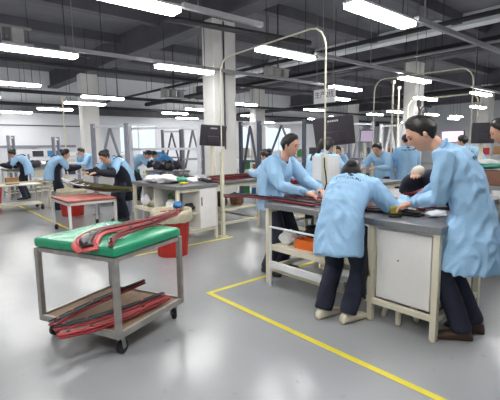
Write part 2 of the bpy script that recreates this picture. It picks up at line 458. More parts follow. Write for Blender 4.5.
def vent(p, rz, n_, label, sc=1.0):
    t = thing('junction_housing', label, 'housing', p, rz, 'grey housings under the ceiling')
    L = 0.34 * n_ * sc
    MB().b2((-L / 2, -0.14 * sc, -0.19 * sc), (L / 2, 0.14 * sc, -0.165 * sc)).b2((-L / 2, -0.04, 0.1 * sc), (L / 2, 0.04, 0.13 * sc)).build('tray', M_RAIL, t)
    for k in range(n_):
        x = -L / 2 + 0.34 * sc * (k + 0.3)
        MB().box((x, 0, -0.03 * sc), (0.2 * sc, 0.22 * sc, 0.25 * sc), bevel=0.03 * sc).build('unit', M_VENT, t)
    MB().bar((0, 0, 0.12 * sc), (0, 0, 4.74 - p[2]), 0.02).build('hanger', M_PIPE, t)
vent((1.25, 6.95, 3.12), 0, 3, 'row of grey square boxes under the ceiling at the left edge', 0.85)
vent(tuple(spot(278, 72, 3.12)), 0, 3, 'row of three pale boxes right of the nearest column top', 0.75)
vent(tuple(spot(174, 93, 3.12)), 0, 3, 'row of pale boxes under the ceiling left of the nearest column', 0.85)

# hanging white sign
t = thing('hanging_sign', 'white sign with black characters hung from the ceiling behind the thin pole', 'sign', tuple(away(324.5, 96, 9.2)), 0)
bd = MB().b2((-0.015, -0.29, -0.15), (0.015, 0.29, 0.15)).build('board', M_PAPER, t)
me = text_mesh('生产2线', 0.15)
me.transform(Matrix.Translation((-0.017, 0, 0.02)) @ Matrix(((0, 0, -1, 0), (-1, 0, 0, 0), (0, 1, 0, 0), (0, 0, 0, 1))))
link('lettering', me, M_SIGNINK, bd)
for s in (-1, 1):
    MB().tube([(0, s * 0.22, 0.1502), (0, s * 0.22, 4.7 - t.location.z)], 0.006, 6, cap=False).build('hanging_wire', M_RAIL, t)

# tall arched tool rails standing between the benches
def arch(x0, y0, x1, y1, z, label, r=0.014, sleeve=1.35, sag=0.0):
    t = thing('tool_arch', label, 'pole', (x0, y0, 0), 0, 'arched tool poles over the benches')
    dx, dy = x1 - x0, y1 - y0
    for (ox, oy) in ((0, 0), (dx, dy)):
        b = MB().box((ox, oy, sleeve / 2), (0.05, 0.05, sleeve)); b.box((ox, oy, 0.005), (0.12, 0.12, 0.01))
        b.build('post', M_CREAM, t)
    pts = [(0, 0, sleeve - 0.05)] + [(0, 0, z - 0.25)]
    for k in range(1, 5):
        a = k / 4 * PI / 2
        pts.append((dx * 0.11 * (1 - math.cos(a)), dy * 0.11 * (1 - math.cos(a)), z - 0.25 + 0.25 * math.sin(a)))
    for k in range(1, 8): 
        u = 0.11 + 0.78 * k / 8
        pts.append((dx * u, dy * u, z - sag * math.sin(PI * k / 8)))
    for k in range(0, 5):
        a = (1 - k / 4) * PI / 2
        pts.append((dx * (1 - 0.11 * (1 - math.cos(a))), dy * (1 - 0.11 * (1 - math.cos(a))), z - 0.25 + 0.25 * math.sin(a)))
    pts.append((dx, dy, sleeve - 0.05))
    MB().tube(pts, r, 8).build('rail', M_CREAM, t)
    return t
a1 = arch(3.70, 2.98, 3.86, 5.16, 2.77, 'tall cream arched pole joining the front bench and the bench behind the red bin', 0.010)
cb = [(-0.04, -0.03, 1.3), (-0.06, -0.05, 1.2), (-0.05, -0.06, 1.12), (-0.035, -0.06, 1.02), (-0.05, -0.05, 0.95), (-0.06, 0.0, 0.90)]
MB().tube(cb, 0.008, 6).build('cable', M_BLACK, a1)
arch(7.75, 2.97, 7.65, 4.87, 2.77, 'cream arched pole standing behind the right-hand worker', 0.012)
arch(11.9, 4.4, 11.9, 6.4, 2.77, 'thin cream arched pole farther off behind the right-hand worker', 0.02)
for px, py, d, lb in ((66, 112, 12, 'thin white pole standing behind the left workers'), (391, 100, 9.5, 'thin pale pole left of the fan column'), (397, 100, 10.5, 'second thin pale pole left of the fan column')):
    p = away(px, 150, d)
    b = MB().tube([(p.x, p.y, 0), (p.x, p.y, 2.75)], 0.018, 8)
    b.box((p.x, p.y, 0.005), (0.14, 0.14, 0.01)); b.box((p.x, p.y, 2.77), (0.08, 0.05, 0.06))
    tag(b.build('thin_pole', M_CREAM), lb, 'pole')

# ------------------------------------------------------------------ people
def sm(a, b, x):
    t = max(0.0, min(1.0, (x - a) / (b - a))); return t * t * (3 - 2 * t)
def head_point(d, off=0.0):
    a, b, c = d
    p = Vector((0.096 * a, 0.076 * b, 0.118 * c))
    if c < 0: p.y *= 1 - 0.30 * (-c) ** 1.3
    if a < 0 and c < -0.1: p.x *= 1 - 0.45 * (-c)
    if a > 0 and c < -0.4: p.x += 0.016 * sm(0.4, 0.9, -c)
    if a > 0.3:
        s = sm(0.3, 0.8, a)
        p.x -= 0.006 * s
        zz = p.z; yy = p.y
        up = 1.0 if zz > -0.022 else 0.0
        p.x += s * 0.024 * math.exp(-(yy / 0.0125) ** 2) * (math.exp(-((zz + 0.022) / (0.028 if up else 0.010)) ** 2))
        for q in (-1, 1): p.x -= s * 0.009 * math.exp(-((yy - q * 0.031) / 0.017) ** 2 - ((zz - 0.014) / 0.012) ** 2)
        p.x += s * 0.005 * math.exp(-((zz - 0.034) / 0.01) ** 2) * math.exp(-(yy / 0.05) ** 2)
        p.x += s * 0.006 * math.exp(-(yy / 0.022) ** 2 - ((zz + 0.060) / 0.009) ** 2)
    return p + Vector(d) * off
def sphere_surf(mb, fn, mx, nu=40, nv=26):
    rings = []
    for j in range(1, nv):
        th = PI * j / nv
        rings.append([mb.bm.verts.new(mx @ fn((math.sin(th) * math.cos(2 * PI * k / nu), math.sin(th) * math.sin(2 * PI * k / nu), math.cos(th)))) for k in range(nu)])
    top = mb.bm.verts.new(mx @ fn((0, 0, 1))); bot = mb.bm.verts.new(mx @ fn((0, 0, -1)))
    for a, b in zip(rings, rings[1:]):
        for k in range(nu): mb.bm.faces.new((a[k], b[k], b[(k + 1) % nu], a[(k + 1) % nu]))
    for k in range(nu):
        mb.bm.faces.new((top, rings[0][k], rings[0][(k + 1) % nu])); mb.bm.faces.new((bot, rings[-1][(k + 1) % nu], rings[-1][k]))
def frame(fwd, up=Vector((0, 0, 1))):
    f = Vector(fwd).normalized(); l = up.cross(f).normalized(); u = f.cross(l)
    return Matrix((f, l, u)).transposed()
def ik(s, h, l1, l2, hint):
    d = h - s; L = min(d.length, (l1 + l2) * 0.995); dn = d.normalized(); h2 = s + dn * L
    a = (l1 * l1 - l2 * l2 + L * L) / (2 * L); r = math.sqrt(max(0, l1 * l1 - a * a))
    hv = Vector(hint); hv = (hv - dn * hv.dot(dn)).normalized()
    return s + dn * a + hv * r, h2
def hand(mb, wrist, d, nrm, side, curl=0.5, sc=1.0):
    # palm, four unequal fingers and a thumb leaving the side of the palm; nrm is the back of the hand
    d = Vector(d).normalized(); nrm = Vector(nrm); nrm = (nrm - d * nrm.dot(d)).normalized()
    s = d.cross(nrm) * side                           # towards the thumb
    def P(a, b, c): return wrist + (d * a + s * b + nrm * c) * sc
    secs = []
    for a, ru, rv in ((-0.015, 0.024, 0.018), (0.02, 0.034, 0.016), (0.055, 0.042, 0.014), (0.085, 0.041, 0.012), (0.095, 0.037, 0.009)):
        secs.append((P(a, 0, 0), s, nrm, ru * sc, rv * sc, 2.6))
    mb.loft(secs, 16)
    for b, L, r in ((0.030, 0.068, 0.0085), (0.010, 0.077, 0.009), (-0.011, 0.072, 0.0085), (-0.030, 0.056, 0.0075)):
        pts = [P(0.07, b * 0.9, 0)]; a, c, ang = 0.09, 0.0, 0.0
        pts.append(P(a, b, c))
        for k, fr_ in enumerate((0.45, 0.32, 0.23)):
            ang += curl * (0.5, 0.75, 0.55)[k]
            a += L * fr_ * math.cos(ang); c -= L * fr_ * math.sin(ang)
            pts.append(P(a, b * (1 + 0.12 * (k + 1)), c))
        mb.tube(pts, [r * sc * q for q in (1.05, 1.05, 1.0, 0.92, 0.8)], 10)
    mb.tube([P(0.015, 0.022, -0.004), P(0.04, 0.05, -0.012), P(0.068, 0.064, -0.022), P(0.09, 0.066, -0.03)], [r * sc for r in (0.013, 0.0115, 0.010, 0.008)], 10)

def person(label, loc, heading, hip=(0, 0, 0.93), neck=(0.05, 0, 1.45), head=(0.1, 0, 1.60), look=(1, 0, -0.3), hands=None, feet=None,
           hem=0.22, flare=1.1, coat=None, hair='short', fine=False, shoe=None, apron=False, oversleeve=False, glove=False, twist=0.0, bulk=1.0,
           hints=None, mark=None, hand_dir=None, coat_name='work_jacket', bend=0.06, headtilt=None, legs=True, build=1.0):
    t = thing('person', label, 'person', loc, heading)
    V = Vector
    hip = V(hip); neck = V(neck); head = V(head)
    vox = 0.011 if fine else 0.020
    # spine
    mid = (hip + neck) / 2
    dirn = (neck - hip).normalized(); lat0 = V((0, 1, 0))
    back = lat0.cross(dirn).normalized()               # towards the front of the chest
    ctrl = mid - back * bend * 2
    def sp(u): return hip * (1 - u) ** 2 + ctrl * 2 * u * (1 - u) + neck * u * u
    def tg(u): return ((ctrl - hip) * (1 - u) + (neck - ctrl) * u).normalized()
    def lat(u):
        a = twist * u; l = V((-math.sin(a), math.cos(a), 0)); tt = tg(u); return (l - tt * l.dot(tt)).normalized()
    def sec(u, ru, rv, pw=2.3, off=0.0):
        l = lat(u); f = l.cross(tg(u)).normalized()
        return (sp(u) + f * off, l, f, ru * bulk, rv * bulk, pw)
    # shoulders, elbows, hands
    l9 = lat(0.88); sh = {}
    hands = hands or {}; arms = {}
    for k, s in (('L', 1), ('R', -1)):
        sh[k] = sp(0.87) + l9 * (0.165 * bulk * s)
        tgt = V(hands.get(k, (sh[k].x + 0.25, s * 0.25, sh[k].z - 0.38)))
        hint = (hints or {}).get(k, (-0.5, 0.7 * s, -0.6))
        el, wr = ik(sh[k], tgt, 0.295, 0.265, hint)
        arms[k] = (el, wr)
    # feet
    feet = feet or {'L': (0.02, 0.11, 0.15), 'R': (-0.02, -0.11, -0.15)}
    knees = {}
    for k, s in (('L', 1), ('R', -1)):
        fx, fy, fyaw = feet[k]
        hj = hip + V((0, 0.09 * s, -0.04)); an = V((fx - 0.03, fy, 0.09))
        kn, an2 = ik(hj, an, (hip.z - 0.04) * 0.5 + 0.01, (hip.z - 0.13) * 0.5 + 0.012, (1, 0.1 * s, 0))
        knees[k] = (hj, kn, an, fyaw)
    # body: one continuous skin surface from head to ankles
    hb = MB()
    hm = frame(look, headtilt or V((0, 0, 1)))
    HM = Matrix.Translation(head) @ hm.to_4x4() @ Matrix.Scale(build, 4)
    sphere_surf(hb, lambda d: head_point(d), HM, 48, 32)
    for s in (-1, 1):
        hb.ball(HM @ V((-0.006, s * 0.077, -0.004)), (0.016, 0.009, 0.030), hm @ Matrix.Rotation(-0.25 * s, 3, 'Z'), 14)
    nb = HM @ V((-0.03, 0, -0.06))
    hb.tube([sp(0.8), neck, (neck * 0.35 + nb * 0.65), nb], [0.06, 0.062, 0.054, 0.05], 16)
    hb.tube([hip, sp(0.35), sp(0.6), sp(0.82)], [0.1, 0.09, 0.1, 0.08], 14)
    for k, s in (('L', 1), ('R', -1)):
        el, wr = arms[k]
        hb.tube([sp(0.82), sh[k], el, wr], [0.05, 0.045, 0.036, 0.026], 12)
        d = (hand_dir or {}).get(k)
        d = V(d) if d else ((wr - el).normalized() * 0.6 + V((0.5, 0, -0.25)))
        hand(hb, wr, d, V((0.15, 0.25 * s, 1)), s * 1.0, 0.55)
        hj, kn, an, fyaw = knees[k]
        if legs: hb.tube([hip, hj, kn, an, an + V((0, 0, -0.03))], [0.07, 0.07, 0.05, 0.035, 0.035], 10)
    hb.skin('body', M_SKIN, 0.0055 if fine else 0.009, t, smooth_it=2)
    # eyes, brows, lips
    for s in (-1, 1):
        MB().ball(HM @ V((0.0800, s * 0.031, 0.013)), (0.006, 0.013, 0.0055), hm, 10).build('eye', M_EYE, t, True)
        MB().tube([HM @ V((0.086, s * 0.016, 0.034)), HM @ V((0.087, s * 0.032, 0.038)), HM @ V((0.078, s * 0.048, 0.034))], [0.003, 0.004, 0.002], 6).build('eyebrow', M_HAIR, t, True)
    MB().tube([HM @ V((0.083, -0.022, -0.060)), HM @ V((0.094, 0, -0.060)), HM @ V((0.083, 0.022, -0.060))], [0.003, 0.006, 0.003], 8).build('lips', M_LIP, t, True)
    # hair: a closed cap that dives under the skin below the hairline
    long = hair in ('bun', 'tail')
    def hf(d):
        a, b, c = d
        th = -0.72 if long else -0.66
        th += 0.58 * sm(-0.55, -0.02, a) + 0.48 * sm(0.10, 0.48, a) + 0.30 * sm(0.45, 0.70, a)
        th -= 0.08 * sm(0.0, 0.08, a) * (1 - sm(0.2, 0.34, a))
        k = sm(th - 0.05, th + 0.06, c)
        rough = 0.004 * noise.noise(V(d) * 6) + 0.002 * noise.noise(V(d) * 17)
        lift = 0.003 + 0.018 * sm(th, th + 0.75, c)
        return head_point(d, -0.016 + k * (0.016 + lift + rough))
    hh = MB(); sphere_surf(hh, hf, HM, 56, 40)
    if hair == 'bun':
        hh.ball(HM @ V((-0.105, 0, 0.05)), (0.045, 0.05, 0.045), hm, 18)
    if hair == 'tail':
        hh.tube([HM @ V(q) for q in ((-0.09, 0, 0.05), (-0.135, 0, 0.05), (-0.155, 0.005, -0.02), (-0.145, 0.01, -0.11), (-0.13, 0.01, -0.18))], [0.025, 0.032, 0.036, 0.028, 0.012], 12)
    hh.build('hair', M_HAIR, t, True)
    # jacket or long smock
    cm = coat or M_BLUE
    jb = MB()
    hdn = V((0, 0, -1)); f0 = lat(0).cross(V((0, 0, 1))) * 1.0
    S = []
    hd = (hip - sp(0.25)).normalized(); hd = (hd * 0.35 + hdn * 0.65).normalized() if hem < 0.36 else (hd * 0.05 + hdn * 0.95).normalized()
    fw = V((0.035 if hem >= 0.36 else 0.0, 0, 0)); thick = 0.195 if hem >= 0.36 else 0.140
    for q, e in ((1.0, flare), (0.5, (1 + flare) / 2)):
        S.append((hip + hd * hem * q + fw * q, lat(0), lat(0).cross(-hd).normalized(), (0.205 if hem >= 0.36 else 0.185) * e * bulk, thick * e * bulk, 2.3))
    S += [sec(0, 0.185, 0.140), sec(0.25, 0.178, 0.135), sec(0.5, 0.182, 0.138), sec(0.7, 0.190, 0.132), sec(0.83, 0.180, 0.112), sec(0.92, 0.135, 0.088), sec(0.975, 0.082, 0.07)]
    jb.loft(S, 28)
    for k, s in (('L', 1), ('R', -1)):
        el, wr = arms[k]
        ins = sp(0.82) + l9 * (0.08 * s)
        cuff = wr - (wr - el).normalized() * 0.015
        jb.tube([ins, sh[k] + V((0, 0, 0.0)), sh[k] * 0.5 + el * 0.5, el, el * 0.45 + wr * 0.55, cuff], [0.075, 0.082, 0.074, 0.064, 0.055, 0.043], 16, cap=True)
    jk = jb.skin(coat_name, cm, vox, t, wrinkle=0.034 if fine else 0.02, smooth_it=6, seed=loc[0] * 3.1 + loc[1])
    # collar
    cpts = []
    cc = sp(0.99); tl = tg(1.0); cl = lat(1.0); cf = cl.cross(tl)
    for k in range(15):
        a = PI * 0.16 + (2 * PI - 0.32 * PI) * k / 14
        cpts.append(cc + cf * (math.cos(a) * 0.074) + cl * (math.sin(a) * 0.078) + tl * (0.012 - 0.03 * (1 + math.cos(a)) / 2))
    MB().tube(cpts, 0.017, 10, 1.0).build('collar', cm, t, True)
    if fine:
        ub = MB(); ub.tube([sp(0.80) + cf * 0.115, sp(0.90) + cf * 0.082, sp(0.97) + cf * 0.045, sp(1.0) + cf * 0.02], [0.008, 0.024, 0.04, 0.05], 14, 0.7)
        ub.build('undershirt', M_SHIRT, t, True)
    if oversleeve:
        for k in ('L', 'R'):
            el, wr = arms[k]
            MB().tube([el * 0.9 + wr * 0.1 + (sh[k] - el).normalized() * 0.06, el, el * 0.5 + wr * 0.5, wr], [0.078, 0.079, 0.068, 0.05], 14).build('oversleeve', M_APRON, t, True)
    if glove:
        for k in ('L', 'R'):
            el, wr = arms[k]
            g = MB(); d = (wr - el).normalized()
            g.ball(wr + d * 0.07, (0.075, 0.06, 0.05), frame(d), 16); g.build('glove', M_GLOVE, t, True)
    if apron:
        rows = []
        for (c, l, f, ru, rv, pw) in S[:7]:
            row = []
            for j in range(13):
                a = math.radians(-78 + 13 * j)
                row.append(c + f * (math.cos(a) * (rv + 0.028)) + l * (math.sin(a) * (ru + 0.022)))
            rows.append(row)
        low = [p + V((0.01, 0, -0.28)) for p in rows[0]]
        MB().grid([low] + rows, 0.006).build('apron', M_APRON, t, True)
        for s in (-1, 1):
            a_ = sp(0.7) + lat(0.7) * 0.1 * s + lat(0.7).cross(tg(0.7)) * 0.155
            b_ = sp(0.93) + lat(0.9) * 0.1 * s + V((0, 0, 0.055))
            c_ = sp(0.6) + lat(0.6) * 0.06 * s - lat(0.6).cross(tg(0.6)) * 0.16
            MB().tube([a_, (a_ + b_) / 2 + back * 0.03 + V((0, 0, 0.02)), b_, (b_ + c_) / 2 - back * 0.06, c_], 0.018, 8, 0.5).build('apron_strap', M_APRON, t, True)
    # trousers
    if legs:
        tb = MB()
        tb.loft([(hip + V((0.02, 0, 0.05)), V((0, 1, 0)), V((1, 0, 0)), 0.12, 0.075, 2.2), (hip + V((0.01, 0, -0.03)), V((0, 1, 0)), V((1, 0, 0)), 0.15, 0.105, 2.3), (hip + V((0, 0, -0.14)), V((0, 1, 0)), V((1, 0, 0)), 0.16, 0.115, 2.4)], 24)
        for k, s in (('L', 1), ('R', -1)):
            hj, kn, an, fyaw = knees[k]
            tb.tube([hj + V((0, 0, -0.02)), hj * 0.5 + kn * 0.5, kn, kn * 0.5 + an * 0.5, an * 0.95 + kn * 0.05 + V((0, 0, -0.035))], [0.092, 0.088, 0.080, 0.076, 0.074], 16, cap=False)
        tb.skin('trousers', M_NAVY, 0.012 if fine else 0.02, t, wrinkle=0.012 if fine else 0.008, wscale=8)
        for k, s in (('L', 1), ('R', -1)):
            hj, kn, an, fyaw = knees[k]
            d = V((math.cos(fyaw), math.sin(fyaw), 0)); l = V((-d.y, d.x, 0)); sb = MB(); secs = []
            for x, wd, ht in ((-0.085, 0.022, 0.03), (-0.075, 0.034, 0.07), (-0.03, 0.040, 0.095), (0.03, 0.043, 0.088), (0.09, 0.048, 0.06), (0.15, 0.047, 0.046), (0.185, 0.034, 0.036), (0.2, 0.014, 0.02)):
                secs.append((V((an.x, an.y, 0)) + d * (x + 0.02) + V((0, 0, ht / 2 + 0.001)), l, V((0, 0, 1)), wd, ht / 2, 2.8))
            sh_ = sb.loft(secs, 18).build('shoe', shoe or M_SHOEK, t, True)
    # printed mark across the back
    if mark:
        ts, scale = mark
        l = lat(ts); f = l.cross(tg(ts)).normalized(); up = tg(ts)
        dg = bpy.context.evaluated_depsgraph_get(); dg.update()
        rnd = random.Random(5)
        from mathutils.bvhtree import BVHTree
        bv = BVHTree.FromPolygons([v.co.copy() for v in jk.data.vertices], [tuple(p.vertices) for p in jk.data.polygons])
        mb = MB()
        def seg(x0, y0, x1, y1, wd):
            k_ = max(2, int(math.hypot(x1 - x0, y1 - y0) / 0.01))
            dx, dy = x1 - x0, y1 - y0; L = math.hypot(dx, dy); nx, ny = -dy / L * wd / 2, dx / L * wd / 2
            A = []
            for i in range(k_ + 1):
                u = i / k_; row = []
                for q in (-1, 1):
                    o = sp(ts) + l * -(x0 + dx * u + nx * q) + up * (y0 + dy * u + ny * q) - f * 0.5
                    hit = bv.ray_cast(o, f, 1.0)
                    if hit[0] is None: return
                    row.append(hit[0] - f * 0.004)
                A.append(row)
            mb.grid(A)
        sc = scale
        seg(-0.03 * sc, 0.055 * sc, 0.015 * sc, 0.085 * sc, 0.022 * sc); seg(-0.01 * sc, 0.05 * sc, 0.035 * sc, 0.062 * sc, 0.02 * sc)
        for i in range(7):                              # a row of short illegible letters
            x = (-0.125 + 0.04 * i) * sc
            seg(x, -0.018 * sc, x, 0.018 * sc, 0.009 * sc)
            seg(x, (0.016, -0.016, 0.0)[i % 3] * sc, x + 0.024 * sc, (0.016, -0.016, 0.0)[i % 3] * sc, 0.009 * sc)
            if i % 2: seg(x + 0.022 * sc, -0.016 * sc, x + 0.022 * sc, 0.018 * sc, 0.008 * sc)
        mb.build('back_print', M_INK, t)
    return t

# ------------------------------------------------------------------ work benches
def leg_mb(x, y, z, w=0.045): return MB().b2((x - w / 2, y - w / 2, 0.012), (x + w / 2, y + w / 2, z)).cyl((x, y, 0), (x, y, 0.0125), 0.022)
def bench(label, x0, y0, x1, y1, top=0.86, cab=None, shelf=0.42, group='cream-legged workbenches', door=None, front_rail=True):
    # local frame: origin at the near left corner on the floor
    t = thing('workbench', label, 'workbench', (x0, y0, 0), 0, group)
    w, d = x1 - x0, y1 - y0
    MB().b2((0, 0, top - 0.05), (w, d, top), bevel=0.005).build('worktop', M_TOP, t)
    MB().b2((-0.003, -0.003, top - 0.052), (w + 0.003, 0.0, top - 0.004)).b2((-0.003, 0, top - 0.052), (0.0, d, top - 0.004)).build('edge_band', M_STEEL, t)
    for ax in (0.03, w - 0.03):
        for ay in (0.03, d - 0.03): leg_mb(ax, ay, top - 0.052).build('leg', M_CREAM, t)
    r = MB()
    for ax in (0.03, w - 0.03): r.bar((ax, 0.03, 0.17), (ax, d - 0.03, 0.17), 0.04, 0.04)
    for ay in (0.03, d - 0.03): r.bar((0.03, ay, 0.17), (w - 0.03, ay, 0.17), 0.04, 0.04)
    r.build('lower_rail', M_CREAM, t)
    for ay in (0.03, d - 0.03): MB().bar((0.03, ay, top - 0.075), (w - 0.03, ay, top - 0.075), 0.03, 0.04).build('upper_rail', M_CREAM, t)
    if shelf:
        s = MB(); y_a = 0.06 if not cab or cab[0] != 'near' else cab[1] + 0.02
        s.b2((0.02, y_a, shelf - 0.025), (w - 0.02, d - 0.06, shelf)); s.bar((0.03, y_a, shelf - 0.02), (0.03, d - 0.05, shelf - 0.02), 0.045, 0.05)
        s.build('shelf', M_CREAM, t)
    return t

# the front bench
BT = 0.86
fb = bench('front workbench with white cabinet, between the standing man and the right-hand worker', 2.83, 1.24, 3.66, 3.06, BT, ('near', 0.54))
MB().b2((0.06, 0.06, 0.20), (0.77, 0.53, BT - 0.055)).build('cabinet', M_WHITE, fb)
dr = MB().b2((0.032, 0.075, 0.215), (0.0598, 0.515, BT - 0.085), bevel=0.004).build('cabinet_door', M_WHITE, fb)
MB().cyl((0.026, 0.33, 0.55), (0.0318, 0.33, 0.55), 0.006).build('lock', M_DGREY, dr)
leg_mb(0.03, 0.56, BT - 0.052).build('leg', M_CREAM, fb)
MB().b2((0.10, 0.062, 0.19), (0.7, 0.0625, 0.2)).build('cabinet_seam', M_DGREY, fb)
wf = MB()
wf.tube([(-0.035, 1.70, 0.0), (-0.035, 1.70, 0.63)], 0.011, 8); wf.tube([(-0.035, 1.70, 0.63), (-0.035, 0.80, 0.63)], 0.011, 8); wf.bar((-0.035, 1.70, 0.25), (0.0, 1.70, 0.25), 0.02)
wf.bar((-0.03, 1.70, 0.24), (-0.03, 0.80, 0.24), 0.045, 0.06)
wf.build('front_guard_rail', M_WHITEM, fb)

# second bench, behind the red bin
b2 = bench('workbench with open shelves and a white door, heaped with cloths, behind the red bin', 3.0, 5.12, 3.74, 6.6, 0.87, None, 0.45)
MB().b2((0.40, 0.02, 0.19), (0.43, 0.5, 0.815)).b2((0.43, 0.5, 0.19), (0.71, 0.52, 0.815)).build('cabinet', M_WHITE, b2)
MB().b2((0.06, 0.8, 0.19), (0.70, 0.82, 0.815)).b2((0.06, 1.2, 0.19), (0.70, 1.22, 0.815)).b2((0.66, 0.06, 0.19), (0.68, 1.4, 0.80)).build('back_panel', M_WHITE, b2)
dr = MB().b2((0.40, -0.002, 0.20), (0.70, 0.018, 0.81), bevel=0.003).build('cabinet_door', M_WHITE, b2)
MB().b2((0.425, -0.012, 0.55), (0.437, -0.0022, 0.68)).build('handle', M_BLACK, dr)
# third bench with the red parts, right of the arched pole
b3 = bench('workbench carrying a stack of dark red parts, in front of the nearest column', 3.95, 5.3, 4.8, 7.0, 0.87, None, 0.40)
b4 = bench('bench behind the arched pole with red trays, in front of the far dark-haired woman', 4.6, 3.8, 5.4, 4.75, 0.84, None, 0.4)
# right-hand bench at the frame edge
b5 = bench('grey-sided workbench cut off by the right edge behind the right-hand worker', 4.12, 1.5, 5.0, 3.2, 0.86, None, None)
MB().b2((0.055, 0.052, 0.20), (0.83, 1.6, 0.80)).build('cabinet', M_PALEBEAM, b5)
b6 = bench('far bench with brown crates and teal cloths at the right edge', 6.1, 1.75, 7.0, 3.1, 0.86, None, 0.5)
b7 = bench('bench beyond the bending woman where the far worker in blue stands', 5.6, 3.5, 6.5, 4.2, 0.84, None, 0.35)
b8 = bench('far left bench heaped with small parts, between the two left workers', 2.3, 13.3, 3.8, 14.2, 0.86, None, 0.45)
b9 = bench('pale far bench with small parts beside the worker in navy sleeves, left', 3.75, 10.4, 4.6, 11.4, 0.88, None, None)
MB().b2((0.02, 0.02, 0.1), (0.82, 0.9, 0.8)).build('cabinet', M_WHITE, b9)
b10 = bench('far bench under the rack, behind the heaped bench', 4.75, 8.7, 5.5, 9.6, 0.86, None, 0.5)

# stool under the front bench
st = thing('stool', 'small grey-green stool with cream legs under the front bench cabinet', 'stool', (3.03, 1.63, 0), 0.4)
MB().lathe([(0.0, 0.165), (0.13, 0.165), (0.14, 0.175), (0.14, 0.195), (0.13, 0.2), (0, 0.2)], n=24).build('seat', M_STOOL, st)
for a in range(4):
    an = a * PI / 2
    MB().tube([(0.09 * math.cos(an), 0.09 * math.sin(an), 0.17), (0.13 * math.cos(an), 0.13 * math.sin(an), 0.02)], [0.026, 0.02], 10).build('leg', M_CREAM, st)

# striped cloth hanging from the front bench beside the cabinet
def hanging(name, label, cat, x, y, z1, z0, wd, m, stripes=None):
    t = thing(name, label, cat, (x, y, 0))
    for k in range(6):
        y0 = -wd / 2 + wd * k / 6
        rows = []
        for j in range(9):
            z = z1 + (z0 - z1) * j / 8
            rows.append([(-0.018 * math.sin(PI * i / 3) * (0.5 + 0.5 * j / 8) + 0.008 * math.sin(k * 2.1), y0 + wd / 6 * i / 3 * (0.85 + 0.15 * j / 8), z + 0.01 * math.sin(k + i)) for i in range(4)])
        MB().grid(rows, 0.006).build('cloth_strip', (stripes or [m])[k % len(stripes or [m])], t)
    return t
hanging('hanging_cloth', 'black and white striped cloth hanging from the front bench beside the bending woman', 'cloth', 2.765, 1.86, 0.80, 0.20, 0.15, M_BLACK, [M_BLACK, M_BLACK, M_NAVY, M_PALEBEAM, M_BLACK, M_BLACK])

# things on the shelf of the front bench
t = thing('parts_bin', 'small orange plastic bin on the lower shelf of the front bench', 'bin', (3.02, 2.62, 0.42), 0.1)
MB().b2((-0.07, -0.12, 0), (0.07, 0.12, 0.012)).b2((-0.07, -0.12, 0.012), (-0.06, 0.12, 0.095)).b2((0.06, -0.12, 0.012), (0.07, 0.12, 0.095)).b2((-0.06, -0.12, 0.012), (0.06, -0.11, 0.095)).b2((-0.06, 0.11, 0.012), (0.06, 0.12, 0.095)).build('tray', M_ORANGE, t)
def lump(name, label, cat, c, r, m, seed=0, amp=0.25, group=None, sub=20):
    mb = MB(); mb.ball((0, 0, 0), (1, 1, 1), seg=sub)
    for v in mb.bm.verts:
        k = 1 + amp * noise.noise(v.co * 2.2 + Vector((seed * 3.7, seed, 0)))
        v.co = Vector((v.co.x * r[0] * k, v.co.y * r[1] * k, max(v.co.z, -0.75) * r[2] * k))
    z0 = min(v.co.z for v in mb.bm.verts)
    for v in mb.bm.verts: v.co.z -= z0
    o = mb.build(name, m, None, True); o.location = c
    return tag(o, label, cat, group)
lump('plastic_bag', 'crumpled white plastic bag on the lower shelf of the front bench', 'bag', (3.02, 2.9, 0.42), (0.09, 0.10, 0.07), M_PAPER, 1, 0.5)
lump('green_pouch', 'small green plastic pouch beside the orange bin on the shelf', 'pouch', (3.0, 2.40, 0.42), (0.05, 0.06, 0.06), M_GREENP, 2, 0.4)
lump('black_bag', 'dark cloth bag lying on the shelf behind the orange bin', 'bag', (3.30, 2.70, 0.42), (0.12, 0.2, 0.09), M_BLACK, 3, 0.5)

